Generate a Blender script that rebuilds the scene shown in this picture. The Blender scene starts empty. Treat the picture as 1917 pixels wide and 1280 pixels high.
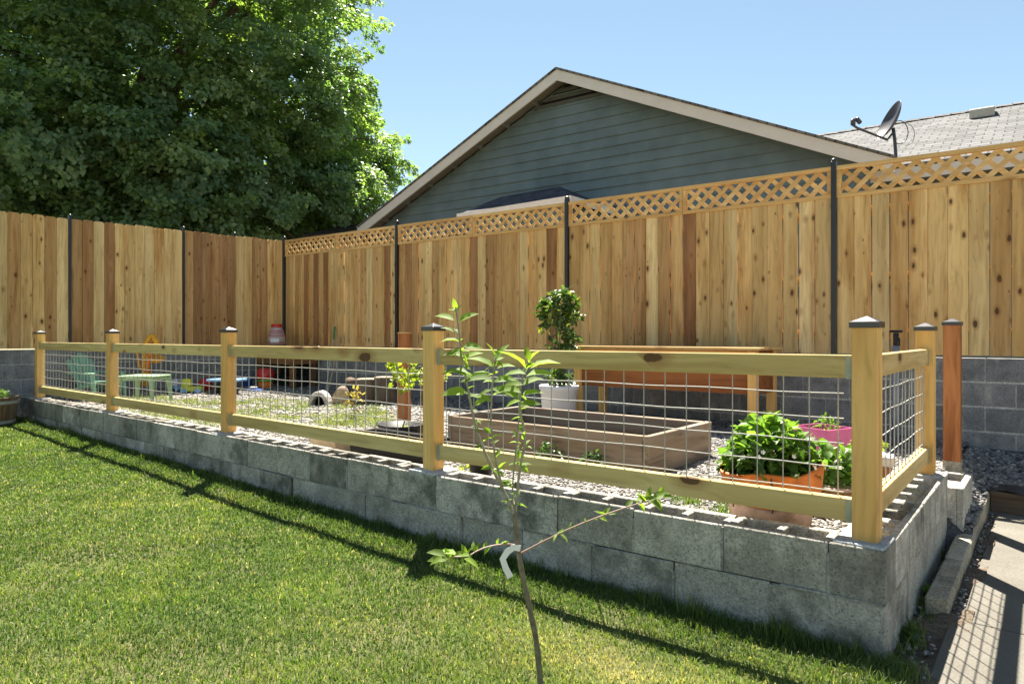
import bpy, math, random
import numpy as np
from mathutils import Vector, Matrix
random.seed(7); RG = np.random.default_rng(7)
PI = math.pi
scene = bpy.context.scene
COL = scene.collection
# ------------------------------------------------------------------ camera frame
FPX, YAW, H0, HOR = 1243.0, math.radians(39.3), 0.77, 630.0
FX, FY = -math.sin(YAW), math.cos(YAW)
RX, RY = math.cos(YAW), math.sin(YAW)
def at_Z(px, py, Z):                 # world point seen at photo pixel, Z metres in front of the camera
    X = (px-958.5)/FPX*Z
    return Vector((FX*Z+RX*X, FY*Z+RY*X, H0-(py-HOR)/FPX*Z))
def at_z(px, py, z):
    return at_Z(px, py, FPX*(H0-z)/(py-HOR))
def at_y(px, py, y):
    t = (px-958.5)/FPX
    return at_Z(px, py, y/(FY+t*RY))
# ------------------------------------------------------------------ mesh builder
class MB:
    def __init__(s): s.v=[]; s.f=[]; s.t=[]; s.warp=None
    def add(s, vs, fs, tone=None):
        if tone is None: tone=(random.random(),random.random(),random.random())
        o=len(s.v)
        for v in vs:
            s.v.append(tuple(v)); s.t.append(tone)
        for f in fs: s.f.append([o+i for i in f])
    def box(s, a, b, tone=None, M=None, jit=0):
        x0,y0,z0=a; x1,y1,z1=b
        vs=[(x0,y0,z0),(x1,y0,z0),(x1,y1,z0),(x0,y1,z0),(x0,y0,z1),(x1,y0,z1),(x1,y1,z1),(x0,y1,z1)]
        if jit: vs=[(x+random.uniform(-jit,jit),y+random.uniform(-jit,jit),z+random.uniform(-jit,jit)) for x,y,z in vs]
        if s.warp: vs=[s.warp(v) for v in vs]
        if M: vs=[M@Vector(v) for v in vs]
        s.add(vs,[(0,3,2,1),(4,5,6,7),(0,1,5,4),(1,2,6,5),(2,3,7,6),(3,0,4,7)],tone)
    def tube(s, pts, r, n=6, cap=True, tone=None):
        pts=[Vector(p) for p in pts]; m=len(pts)
        rs=r if isinstance(r,(list,tuple)) else [r]*m
        up=None; vs=[]; fs=[]
        for i,p in enumerate(pts):
            d=(pts[min(i+1,m-1)]-pts[max(i-1,0)])
            if d.length<1e-9: d=Vector((0,0,1))
            d.normalize()
            if up is None:
                up=d.cross(Vector((0,0,1)) if abs(d.z)<.9 else Vector((1,0,0))).normalized()
            up=(up-d*up.dot(d)).normalized(); w=d.cross(up)
            for k in range(n):
                a=2*PI*k/n; vs.append(p+(up*math.cos(a)+w*math.sin(a))*rs[i])
        for i in range(m-1):
            for k in range(n):
                k2=(k+1)%n; fs.append((i*n+k,i*n+k2,(i+1)*n+k2,(i+1)*n+k))
        if cap: fs.append(tuple(range(n-1,-1,-1))); fs.append(tuple((m-1)*n+k for k in range(n)))
        if s.warp: vs=[s.warp(v) for v in vs]
        s.add(vs,fs,tone)
    def lathe(s, prof, c=(0,0,0), n=24, tone=None, M=None, wob=None, sx=1, sy=1):
        vs=[]; fs=[]; m=len(prof)
        for i,(r,z) in enumerate(prof):
            for k in range(n):
                a=2*PI*k/n; dr,dz=wob(i,a) if wob else (0,0)
                v=Vector(((r+dr)*math.cos(a)*sx,(r+dr)*math.sin(a)*sy,z+dz))
                if M: v=M@v
                vs.append(v+Vector(c))
        for i in range(m-1):
            for k in range(n):
                k2=(k+1)%n; fs.append((i*n+k,i*n+k2,(i+1)*n+k2,(i+1)*n+k))
        if prof[0][0]>1e-6: fs.append(tuple(range(n-1,-1,-1)))
        if prof[-1][0]>1e-6: fs.append(tuple((m-1)*n+k for k in range(n)))
        s.add(vs,fs,tone)
    def prism(s, poly, z0, z1, M=None, tone=None):     # convex/concave outline in xy extruded in z
        n=len(poly); vs=[Vector((x,y,z0)) for x,y in poly]+[Vector((x,y,z1)) for x,y in poly]
        if M: vs=[M@v for v in vs]
        fs=[tuple(range(n-1,-1,-1)),tuple(range(n,2*n))]+[(i,(i+1)%n,n+(i+1)%n,n+i) for i in range(n)]
        s.add(vs,fs,tone)
    def build(s, name, mat, parent=None, smooth=False, bevel=0):
        return mk(name, np.array(s.v,dtype=np.float32).reshape(-1,3), s.f, mat, parent, np.array(s.t,dtype=np.float32).reshape(-1,3), smooth, bevel)
def root_loc(o):
    l=Vector((0,0,0))
    while o: l=l+o.location; o=o.parent
    return l
def mk(name, V, F, mat, parent=None, tone=None, smooth=False, bevel=0):
    me=bpy.data.meshes.new(name)
    off=root_loc(parent)
    V=np.asarray(V,dtype=np.float32)-np.array(off,dtype=np.float32)
    if isinstance(F,np.ndarray):
        nf,k=F.shape
        me.vertices.add(len(V)); me.vertices.foreach_set('co',V.ravel())
        me.loops.add(nf*k); me.loops.foreach_set('vertex_index',F.astype(np.int32).ravel())
        me.polygons.add(nf); me.polygons.foreach_set('loop_start',np.arange(0,nf*k,k,dtype=np.int32))
        me.update(calc_edges=True)
    else:
        me.from_pydata(V.tolist(),[],F)
    if tone is not None:
        a=me.attributes.new('tone','FLOAT_COLOR','POINT')
        c=np.ones((len(V),4),dtype=np.float32); c[:,:3]=tone
        a.data.foreach_set('color',c.ravel())
    if smooth: me.polygons.foreach_set('use_smooth',np.ones(len(me.polygons),dtype=bool))
    me.materials.append(mat)
    o=bpy.data.objects.new(name,me); COL.objects.link(o)
    if parent: o.parent=parent
    if bevel:
        b=o.modifiers.new('bevel','BEVEL'); b.width=bevel; b.segments=1; b.limit_method='ANGLE'
    return o
def tag(o,label=None,cat=None,group=None,kind=None):
    if label: o['label']=label
    if cat: o['category']=cat
    if group: o['group']=group
    if kind: o['kind']=kind
    return o
def thing(name,label,cat,loc=(0,0,0),group=None):
    o=bpy.data.objects.new(name,None); COL.objects.link(o); o.location=loc; o.empty_display_size=.1
    return tag(o,label,cat,group)
# ------------------------------------------------------------------ materials
class NT:
    def __init__(s,name):
        s.m=bpy.data.materials.new(name); s.m.use_nodes=True; s.nt=s.m.node_tree
        s.b=s.nt.nodes['Principled BSDF']; s.out=s.nt.nodes['Material Output']
        s._o=None; s._t=None
    def set(s,inp,v):
        if v is None: return
        if hasattr(v,'is_output'): s.nt.links.new(v,inp)
        else:
            if inp.type=='RGBA' and len(v)==3: v=(*v,1)
            inp.default_value=v
    def n(s,t,props=None,**ins):
        nd=s.nt.nodes.new(t)
        for k,v in (props or {}).items(): setattr(nd,k,v)
        for k,v in ins.items(): s.set(nd.inputs[int(k[1:])] if k[0]=='i' and k[1:].isdigit() else nd.inputs[k],v)
        return nd
    def obj(s):
        if not s._o: s._o=s.n('ShaderNodeTexCoord').outputs['Object']
        return s._o
    def tone(s):
        if not s._t: s._t=s.n('ShaderNodeAttribute',{'attribute_name':'tone'}).outputs['Color']
        return s._t
    def toneR(s,k=0):
        return s.n('ShaderNodeSeparateColor',i0=s.tone()).outputs[k]
    def vmul(s,v,k): return s.n('ShaderNodeVectorMath',{'operation':'MULTIPLY'},i0=v,i1=k).outputs[0]
    def vadd(s,v,k): return s.n('ShaderNodeVectorMath',{'operation':'ADD'},i0=v,i1=k).outputs[0]
    def noise(s,v,scale,detail=3,rough=.55): return s.n('ShaderNodeTexNoise',Vector=v,Scale=scale,Detail=detail,Roughness=rough).outputs[0]
    def vor(s,v,scale,feature='F1'): return s.n('ShaderNodeTexVoronoi',{'feature':feature},Vector=v,Scale=scale)
    def ramp(s,fac,stops,interp='LINEAR'):
        r=s.n('ShaderNodeValToRGB',i0=fac); cr=r.color_ramp; cr.interpolation=interp
        while len(cr.elements)<len(stops): cr.elements.new(.5)
        for e,(p,c) in zip(cr.elements,stops):
            e.position=p; e.color=(*c,1) if not isinstance(c,(int,float)) else (c,c,c,1)
        return r.outputs[0]
    def mix(s,fac,a,b,blend='MIX'):
        nd=s.n('ShaderNodeMix',{'data_type':'RGBA','blend_type':blend})
        s.set(nd.inputs[0],fac); s.set(nd.inputs[6],a); s.set(nd.inputs[7],b); return nd.outputs[2]
    def math(s,op,a,b=None):
        nd=s.n('ShaderNodeMath',{'operation':op}); s.set(nd.inputs[0],a); s.set(nd.inputs[1],b); return nd.outputs[0]
    def mr(s,v,a,b,c=0.,d=1.):
        nd=s.n('ShaderNodeMapRange'); 
        for i,x in enumerate((v,a,b,c,d)): s.set(nd.inputs[i],x)
        return nd.outputs[0]
    def bump(s,h,strength=.3,dist=.01):
        s.set(s.b.inputs['Normal'], s.n('ShaderNodeBump',Strength=strength,Distance=dist,Height=h).outputs[0])
    def fin(s,col,rough=.7,spec=.5,metal=0):
        s.set(s.b.inputs['Base Color'],col); s.set(s.b.inputs['Roughness'],rough)
        s.set(s.b.inputs['Specular IOR Level'],spec); s.set(s.b.inputs['Metallic'],metal)
        return s.m
def plain(name,c,rough=.5,spec=.5,metal=0,var=.18,scale=14,dirt=None):
    m=NT(name); o=m.obj()
    a=m.noise(o,scale,4)
    col=m.mix(1.0,c,m.ramp(a,[(.3,1-var),(.7,1+var*.4)]),'MULTIPLY')
    if dirt:
        d=m.noise(m.vadd(o,(3,7,1)),scale*.5,5,.65)
        col=m.mix(m.mr(d,.52,.68,0,.7),col,dirt)
    m.bump(m.noise(o,scale*6,2),.08,.003)
    return m.fin(col,rough,spec,metal)
def wood(name,stops,axis='z',knot=.5,grain=.35,dark=(.07,.03,.012),rough=.75,weather=None,kr=.17,streak=None,ksc=1.,tvar=.95):
    m=NT(name); P=m.vadd(m.obj(),m.vmul(m.tone(),(11,17,23)))
    sc={'x':(.05,1,1),'y':(1,.05,1),'z':(1,1,.05)}[axis]
    G=m.vmul(P,sc)
    wv=m.noise(m.vmul(P,{'x':(.3,1,1),'y':(1,.3,1),'z':(1,1,.3)}[axis]),5,2)
    Gd=m.vadd(G,m.vmul(wv,(.10,.10,.10)))
    base=m.ramp(m.toneR(0),stops)
    base=m.mix(1.0,base,m.ramp(m.toneR(1),[(0,tvar),(1,1.05)]),'MULTIPLY')
    g1=m.noise(Gd,42,4,.6); g2=m.noise(Gd,9,2)
    col=m.mix(1.0,base,m.ramp(g1,[(.25,1-grain),(.5,.97),(.75,1.06)]),'MULTIPLY')
    col=m.mix(1.0,col,m.mix(m.mr(g2,.3,.7),(.72,.62,.5),(1.05,1.05,1.05)),'MULTIPLY')
    if streak:
        sk=m.noise(m.vmul(P,{'x':(.12,1,1),'y':(1,.12,1),'z':(1,1,.12)}[axis]),7.5,3,.6)
        am=m.math('MULTIPLY',m.mr(sk,.50,.66,0,1),m.mr(m.toneR(1),.2,1.,.15,.95))
        col=m.mix(am,col,m.mix(1.0,col,streak,'MULTIPLY'))
    if knot:
        P=m.vmul(P,(ksc,ksc,ksc))
        ks={'x':(4,8,8),'y':(8,4,8),'z':(8,8,4)}[axis]
        v=m.vor(m.vmul(P,ks),1)
        rnd=m.n('ShaderNodeSeparateColor',i0=v.outputs['Color'])
        ok=m.math('LESS_THAN',rnd.outputs[0],m.math('MULTIPLY',m.mr(m.toneR(2),0,1,.35,1.25),knot))
        rad=m.mr(m.math('POWER',rnd.outputs[1],1.8),0,1,kr*.36,kr*1.32)
        dd=m.math('ADD',v.outputs['Distance'],m.math('MULTIPLY',m.math('SUBTRACT',m.noise(P,22,4,.7),.5),.17))
        k1=m.math('MULTIPLY',ok,m.mr(dd,m.math('SUBTRACT',rad,.035),rad,1.,0.))
        halo=m.math('MULTIPLY',ok,m.mr(dd,rad,m.math('MULTIPLY',rad,2.2),1.,0.))
        col=m.mix(m.math('MULTIPLY',halo,.55),col,(.26,.10,.03))
        col=m.mix(m.math('MULTIPLY',k1,.85),col,dark)
    if weather:
        w=m.noise(m.vmul(P,sc),6,4,.7)
        col=m.mix(m.mr(w,.42,.66,0,.75),col,weather)
    m.bump(g1,.25,.002)
    return m.fin(col,rough,.3)
def leafmat(name,stops,rough=.45,trans=.4,tcol=None,spec=.4):
    m=NT(name); c=m.ramp(m.toneR(0),stops)
    c=m.mix(1.0,c,m.ramp(m.toneR(1),[(0,.6),(1,1.2)]),'MULTIPLY')
    m.fin(c,rough,spec)
    tr=m.n('ShaderNodeBsdfTranslucent',Color=m.mix(1.0,c,tcol or (1.9,2.0,.7),'MULTIPLY'))
    mx=m.n('ShaderNodeMixShader',i0=trans,i1=m.b.outputs[0],i2=tr.outputs[0])
    m.nt.links.new(mx.outputs[0],m.out.inputs[0]); return m.m

CEDAR=wood('cedar_board',[(0,(.37,.185,.08)),(.08,(.47,.265,.115)),(.22,(.66,.41,.175)),(.42,(.78,.50,.205)),(.7,(.84,.585,.26)),(1,(.88,.66,.34))],knot=.72,grain=.38,streak=(.66,.50,.34),ksc=1.7,tvar=.82)
CEDAR_H=wood('cedar_trim',[(0,(.72,.44,.17)),(1,(.80,.54,.24))],axis='x',knot=.25,grain=.25)
LATT=wood('lattice_slat',[(0,(.72,.44,.17)),(1,(.82,.56,.26))],axis='x',knot=.12,grain=.25)
RAIL=wood('treated_rail',[(0,(.58,.47,.20)),(1,(.70,.57,.27))],axis='x',knot=.55,grain=.28,kr=.2)
RAILY=wood('treated_rail_y',[(0,(.66,.50,.22)),(1,(.70,.53,.25))],axis='y',knot=.2,grain=.25)
POST=wood('fir_post',[(0,(.84,.52,.175)),(1,(.86,.55,.20))],knot=.22,grain=.25,kr=.075)
REDW=wood('redwood_stain',[(0,(.42,.16,.055)),(1,(.50,.20,.07))],knot=.4,grain=.5,streak=(.45,.35,.3),kr=.1)
REDW_H=wood('redwood_stain_h',[(0,(.36,.13,.04)),(1,(.46,.18,.06))],axis='x',knot=.35,grain=.4)
DARKW2=wood('brown_stain',[(0,(.22,.11,.045)),(1,(.28,.15,.06))],axis='x',knot=.3,grain=.45)
GREYW=wood('weathered_board',[(0,(.27,.20,.14)),(1,(.36,.28,.20))],axis='x',knot=.35,grain=.55,weather=(.20,.175,.15),streak=(.6,.55,.5),kr=.12)
GREYWY=wood('weathered_board_y',[(0,(.32,.25,.18)),(1,(.42,.35,.26))],axis='y',knot=.25,grain=.55,weather=(.22,.20,.17),streak=(.6,.55,.5),kr=.12)
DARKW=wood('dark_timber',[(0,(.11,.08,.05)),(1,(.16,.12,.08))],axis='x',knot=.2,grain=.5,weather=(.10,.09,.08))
BARK=wood('bark',[(0,(.13,.10,.075)),(1,(.2,.155,.12))],knot=0,grain=.6,rough=.9)
LOGEND=plain('cut_wood',(.5,.38,.22),.8,.2,var=.4,scale=20)
BARREL=wood('barrel_stave',[(0,(.17,.10,.05)),(1,(.33,.22,.12))],knot=.1,grain=.5,weather=(.2,.18,.15))
BLACK=plain('black_steel',(.018,.018,.022),.35,.5)
CAPM=plain('black_cap_plastic',(.016,.016,.02),.32,.8)
GALV=plain('galvanised',(.42,.41,.37),.6,.35,0,var=.15,scale=30)
BRKT=plain('zinc_bracket',(.36,.39,.31),.6,.3,0)
def blockmat(name,stops,stain=(.05,.055,.045),st=(.50,.66),pits=.35,cream=.55):
    m=NT(name); o=m.obj(); P=m.vadd(o,m.vmul(m.tone(),(5,5,5)))
    c=m.ramp(m.toneR(0),stops)
    c=m.mix(1.0,c,m.ramp(m.noise(P,9,6,.75),[(.3,.62),(.5,1.0),(.7,1.25)]),'MULTIPLY')
    g=m.noise(o,95,3,.6)
    c=m.mix(1.0,c,m.ramp(g,[(.32,.60),(.5,1.0),(.68,1.28)]),'MULTIPLY')
    s2=m.noise(m.vmul(o,(1,1,.35)),8,5,.7)
    c=m.mix(m.mr(s2,.53,.68,0,cream),c,(.50,.47,.40))
    big=m.noise(P,4.2,6,.72)
    amt=m.math('MULTIPLY',m.mr(big,st[0],st[1],0,1),m.mr(m.toneR(1),.15,.85,.15,.95))
    amt=m.math('MULTIPLY',amt,m.mr(g,.3,.6,.55,1.))
    c=m.mix(amt,c,stain)
    v=m.vor(o,88); pv=v.outputs['Distance']
    sel=m.math('LESS_THAN',m.n('ShaderNodeSeparateColor',i0=v.outputs['Color']).outputs[0],.26)
    pk=m.math('MULTIPLY',sel,m.math('LESS_THAN',pv,.24))
    c=m.mix(m.math('MULTIPLY',pk,pits),c,(.05,.05,.042))
    h=m.math('SUBTRACT',m.math('ADD',g,m.math('MULTIPLY',m.noise(o,22,4),.8)),m.math('MULTIPLY',pk,.8))
    m.bump(h,.75,.007)
    return m.fin(c,.92,.2)
CMU=blockmat('concrete_block',[(0,(.22,.21,.18)),(.3,(.34,.325,.28)),(.7,(.41,.39,.335)),(1,(.54,.51,.45))],stain=(.085,.085,.072),st=(.44,.60),pits=.7)
CMU_DARK=blockmat('grey_wall_block',[(0,(.19,.19,.19)),(1,(.28,.275,.27))],stain=(.12,.12,.125),st=(.5,.75),pits=.15)
MORTAR=blockmat('mortar',[(0,(.42,.41,.39)),(1,(.52,.51,.48))],stain=(.2,.2,.19),st=(.55,.8),pits=.1)
FOOT=blockmat('post_mortar',[(0,(.40,.41,.42)),(1,(.46,.47,.48))],stain=(.25,.26,.28),st=(.5,.8),pits=.2)
KERB=blockmat('kerb_concrete',[(0,(.34,.30,.22)),(1,(.42,.37,.28))],stain=(.18,.15,.10),st=(.5,.75),pits=.3)
def slabmat():
    m=NT('slab_concrete'); o=m.obj()
    c=m.ramp(m.noise(o,2.2,5,.6),[(.3,(.13,.12,.10)),(.7,(.175,.165,.14))])
    c=m.mix(1.0,c,m.ramp(m.noise(o,120,3,.7),[(.3,.7),(.6,1.05),(.8,1.2)]),'MULTIPLY')
    c=m.mix(m.mr(m.noise(o,9,5,.7),.56,.72,0,.5),c,(.14,.12,.10))
    c=m.mix(m.math('LESS_THAN',m.vor(o,28).outputs['Distance'],.10),c,(.15,.13,.11))
    m.bump(m.noise(o,150,3),.35,.003); return m.fin(c,.9,.2)
SLAB=slabmat()
def soilmat(name,cols,scale=30):
    m=NT(name); o=m.obj()
    c=m.ramp(m.noise(o,scale,5,.75),[(.3,cols[0]),(.5,cols[1]),(.7,cols[2])])
    c=m.mix(m.mr(m.noise(o,1.3,4),.45,.62,0,.6),c,cols[3])
    m.bump(m.noise(o,scale*2,4,.7),.9,.02); return m.fin(c,.95,.1)
SOIL=soilmat('potting_soil',[(.03,.022,.015),(.07,.05,.035),(.13,.095,.07),(.05,.04,.03)],60)
GRAVELG=soilmat('gravel_ground',[(.10,.095,.09),(.21,.195,.175),(.36,.33,.29),(.27,.23,.17)],55)
DARKG=soilmat('dark_gravel_ground',[(.05,.05,.055),(.11,.11,.115),(.20,.19,.18),(.17,.145,.12)],55)
LAWNG=soilmat('lawn_ground',[(.045,.065,.02),(.09,.12,.035),(.15,.165,.06),(.19,.165,.09)],45)
DIRT=soilmat('dirt',[(.09,.07,.05),(.17,.135,.10),(.27,.22,.165),(.14,.11,.085)],40)
FARG=soilmat('far_ground',[(.14,.14,.07),(.22,.20,.12),(.30,.26,.17),(.26,.23,.17)],3)
def stonemat():
    m=NT('gravel_stone'); c=m.ramp(m.toneR(0),[(0,(.06,.06,.065)),(.35,(.17,.165,.16)),(.7,(.33,.31,.28)),(1,(.55,.53,.48))])
    return m.fin(c,.8,.3)
STONE=stonemat()
def grassmat():
    m=NT('grass_blade'); 
    c=m.ramp(m.toneR(0),[(0,(.055,.105,.025)),(.35,(.115,.175,.042)),(.62,(.195,.235,.068)),(.85,(.34,.31,.14)),(1,(.48,.42,.26))])
    c=m.mix(1.0,c,m.ramp(m.toneR(1),[(0,.65),(1,1.25)]),'MULTIPLY')
    m.fin(c,.45,.35)
    tr=m.n('ShaderNodeBsdfTranslucent',Color=m.mix(1.0,c,(1.5,1.6,.7),'MULTIPLY'))
    mx=m.n('ShaderNodeMixShader',i0=.4,i1=m.b.outputs[0],i2=tr.outputs[0])
    m.nt.links.new(mx.outputs[0],m.out.inputs[0]); return m.m
GRASS=grassmat()
MAPLE=leafmat('maple_leaf',[(0,(.11,.19,.115)),(.5,(.16,.25,.13)),(1,(.21,.29,.125))],rough=.42,trans=.44,tcol=(1.9,2.0,.5),spec=.5)
APPLE=leafmat('apple_leaf',[(0,(.11,.19,.03)),(1,(.23,.33,.06))],trans=.52,rough=.62,spec=.25)
SHRUBL=leafmat('shrub_leaf',[(0,(.045,.095,.03)),(.8,(.10,.17,.045)),(1,(.28,.30,.06))],rough=.4,trans=.35,spec=.5)
STRAW=leafmat('strawberry_leaf',[(0,(.05,.12,.025)),(1,(.17,.29,.06))],rough=.5,trans=.45)
LIME=leafmat('lime_leaf',[(0,(.16,.24,.03)),(1,(.33,.38,.06))],trans=.45)
DRYL=leafmat('dry_leaf',[(0,(.30,.22,.06)),(1,(.42,.34,.12))],trans=.35)
TWIG=plain('sapling_bark',(.19,.16,.105),.7,.3,var=.45,scale=60)
TWIGG=plain('sapling_twig',(.30,.27,.20),.65,.3,var=.3,scale=60)
SIDING=plain('slate_green_paint',(.115,.165,.188),.6,.35,var=.22,scale=2.5)
SOFFIT=plain('soffit_paint',(.16,.165,.155),.7,.3,var=.1,scale=3)
TRIM=plain('taupe_trim_paint',(.56,.545,.53),.6,.35,var=.08,scale=3)
VENTM=plain('vent_louvre_paint',(.09,.10,.092),.65,.3)
VOID=plain('dark_void',(.012,.012,.012),.9,.1)
def shingle(name,a,b,sx=3.3,rot=False):
    m=NT(name); o=m.obj()
    sep=m.n('ShaderNodeSeparateXYZ',i0=o)
    if rot: v=m.n('ShaderNodeCombineXYZ',i0=sep.outputs[1],i1=sep.outputs[0]).outputs[0]
    else: v=o
    v=m.vadd(v,m.vmul(m.noise(o,1.7,2),(.05,.05,0)))
    br=m.n('ShaderNodeTexBrick',{'offset':.5,'offset_frequency':2},Vector=v,Color1=a,Color2=b,Mortar=(a[0]*.35,a[1]*.35,a[2]*.35),Scale=1.,Bias=0.)
    br.inputs['Mortar Size'].default_value=.008; br.inputs['Brick Width'].default_value=.24; br.inputs['Row Height'].default_value=.13
    c=m.mix(1.0,br.outputs[0],m.ramp(m.noise(o,60,3,.7),[(.3,.6),(.7,1.25)]),'MULTIPLY')
    m.bump(m.math('SUBTRACT',1.,br.outputs[1]),.9,.03)
    return m.fin(c,.9,.2)
SH_GREY=shingle('grey_shingle',(.105,.105,.104),(.175,.175,.174))
SH_GREYR=shingle('grey_shingle_r',(.105,.105,.104),(.175,.175,.174),rot=True)
SH_DARK=shingle('dark_shingle',(.05,.055,.075),(.09,.095,.12))
SH_BROWN=shingle('brown_shingle',(.075,.062,.055),(.13,.11,.10))
WHITEP=plain('white_paint',(.70,.70,.70),.5,.4,var=.08)
WHITEPL=plain('white_plastic',(.66,.66,.68),.4,.4,var=.1,scale=8)
GREENPL=plain('green_plastic',(.30,.46,.25),.4,.4,var=.12,scale=6)
GREENCH=plain('mint_plastic',(.22,.44,.30),.4,.4,var=.12,scale=6)
YELPL=plain('yellow_plastic',(.80,.36,.02),.38,.4)
ORPL=plain('orange_plastic',(.75,.20,.015),.4,.4)
REDPL=plain('red_plastic',(.55,.025,.02),.35,.5)
BLUEPL=plain('blue_plastic',(.04,.13,.50),.35,.5)
SKYPL=plain('light_blue_plastic',(.22,.42,.70),.35,.5)
LIMEPL=plain('lime_plastic',(.60,.62,.05),.4,.4)
BLKPL=plain('black_pot_plastic',(.02,.02,.021),.5,.4)
PINK=plain('pink_plastic',(.72,.16,.36),.45,.4,var=.2,scale=10)
BEIGE=plain('beige_plastic',(.62,.50,.34),.5,.4)
ORFAB=plain('orange_glazed_band',(.62,.19,.035),.6,.3,var=.35,scale=16,dirt=(.30,.10,.03))
PINKCLAY=plain('pale_flaking_clay',(.60,.44,.37),.85,.2,var=.3,scale=14,dirt=(.16,.10,.065))
TERRA=plain('terracotta',(.42,.19,.09),.85,.2,var=.3,scale=12)
COCO=plain('coir_liner',(.30,.19,.09),.95,.1,var=.5,scale=50)
DISHM=plain('dish_grey',(.06,.06,.078),.45,.4)
TAGM=plain('paper_tag',(.78,.78,.76),.6,.3,var=.06)
FABRIC=plain('landscape_fabric',(.022,.023,.028),.42,.5)
BONE=plain('pale_stone',(.55,.51,.45),.85,.2,var=.35,scale=20)
PIPEM=plain('pipe_wrap',(.22,.25,.30),.5,.4)
def jarmat():
    m=NT('clear_jar'); m.fin((.80,.74,.76),.12,.5)
    m.b.inputs['Transmission Weight'].default_value=.55; m.b.inputs['IOR'].default_value=1.2
    return m.m
JAR=jarmat()
# ------------------------------------------------------------------ setting
def fbm(x,y,s=1.0,k=0):
    return (np.sin(x*1.7*s+1.3+k)*np.cos(y*2.1*s+.4+k)+.6*np.sin(x*3.9*s-y*2.7*s+2+k*2)+.45*np.sin(x*6.3*s+y*7.7*s+k)+.3*np.cos(y*13.1*s-x*11.3*s+k))/2.0
def lawn_z(x,y):
    x=np.asarray(x,dtype=float); y=np.asarray(y,dtype=float)
    base=-.375+.0125*np.clip(-x-.5,0,10)
    return base+.008*fbm(x,y,1.3)
def garden_z(x,y): return -.088+.014*fbm(np.asarray(x,float),np.asarray(y,float),1.1,2)+np.clip(-9.2-np.asarray(x,float),0,1.5)*.06
def strip_z(x,y):
    x=np.asarray(x,float); y=np.asarray(y,float)
    t=np.clip((x+.56)/.18,0,1)
    front=-.095-.20*t
    k=np.clip((y-5.6)/.95,0,1)
    k2=np.clip((y-4.28)/.3,0,1); front=front*k2-.46*(1-k2)
    return front*(1-k)+(-.13)*k+.012*fbm(x,y,1.6,3)
def sheet(name,mat,x0,x1,y0,y1,nx,ny,zf,mask=None):
    X,Y=np.meshgrid(np.linspace(x0,x1,nx),np.linspace(y0,y1,ny)); Zz=zf(X,Y)
    V=np.stack([X,Y,Zz],-1).reshape(-1,3)
    i=np.arange((nx-1)*(ny-1)); r=i//(nx-1); c=i%(nx-1); a=r*nx+c
    F=np.stack([a,a+1,a+nx+1,a+nx],1)
    if mask: cc_=V[F].mean(1); F=F[mask(cc_[:,0],cc_[:,1])]
    return tag(mk(name,V,F,mat,smooth=True),kind='structure')
sheet('ground',FARG,-260,260,-260,260,3,3,lambda x,y:x*0-.62)
sheet('lawn',LAWNG,-13,-.37,-9,2.72,150,130,lambda x,y:lawn_z(x,y)-.012)
sheet('garden_bed',GRAVELG,-10.62,-.56,2.76,6.57,220,90,garden_z)
sheet('gravel_strip',DARKG,-.56,3.2,4.3,6.57,189,90,strip_z,lambda x,y:~((y<5.61)&(x>-.355)))
sheet('dirt_strip',DIRT,-.50,-.27,1.4,5.62,16,160,lambda x,y:-.425+.018*fbm(x*3,y*2,2))
mb=MB()
mb.box((-.308,3.354,-.56),(3.2,5.575,-.42)); mb.box((-.345,-9,-.56),(3.2,3.346,-.418))
tag(mb.build('patio_slab',SLAB,bevel=.006),kind='structure')

# ------------------------------------------------------------------ lawn blades
def blades(name,pos,h,w,tone,lean=.55,kind='stuff'):
    N=len(pos); az=RG.uniform(0,2*PI,N); la=RG.uniform(0,2*PI,N); ln=RG.uniform(.1,1,N)*lean
    d=np.stack([np.cos(az),np.sin(az),np.zeros(N)],1)*w[:,None]*.5
    L=np.stack([np.cos(la)*ln,np.sin(la)*ln,np.zeros(N)],1)*h[:,None]
    up=np.zeros((N,3)); up[:,2]=h
    mid=pos+L*.32+up*.6; tip=pos+L+up*(1-.25*ln[:,None])
    V=np.stack([pos-d,pos+d,mid+d*.8,mid-d*.8,tip+d*.12,tip-d*.12],1).reshape(-1,3)
    b=np.arange(N)*6
    F=np.concatenate([np.stack([b,b+1,b+2,b+3],1),np.stack([b+3,b+2,b+4,b+5],1)])
    o=mk(name,V,F,GRASS,None,np.repeat(tone,6,0)); return tag(o,kind=kind)
def in_view(x,y):
    Z=FX*x+FY*y; X=RX*x+RY*y; t=X/np.maximum(Z,.1)
    return Z,t
def wy(x): return .11*np.clip((x+2.8)/2.33,0,1)**1.2 if isinstance(x,np.ndarray) else .11*max(0,min(1,(x+2.8)/2.33))**1.2
N=620000
x=RG.uniform(-10.45,-.375,N); y=RG.uniform(-.6,2.7,N)
Z,t=in_view(x,y)
vis=(Z>1.75)&(np.abs(t)<.87)
p=np.where(vis,np.clip((2.6/np.maximum(Z,.5))**1.15,.16,1),.06)
keep=(RG.random(N)<p)&(y<2.575+wy(x)-.004)
x=x[keep];y=y[keep];Z=Z[keep]
n=len(x)
big=fbm(x,y,1.0,5); sm=fbm(x,y,3.1,1); sm2=fbm(x,y,8.,4)
pa=at_z(1120,1235,-.36); pb=at_z(640,1130,-.33); pc=at_z(430,880,-.3)
patch=.52*np.exp(-(((x-pa.x)/.55)**2+((y-pa.y)/.16)**2))+.14*np.exp(-(((x-pb.x)/.5)**2+((y-pb.y)/.2)**2))+.10*np.exp(-(((x-pc.x)/.9)**2+((y-pc.y)/.15)**2))
dry=np.clip(.21+patch+.18*big+.20*sm+.16*sm2+RG.normal(0,.13,n),0,1)
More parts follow.
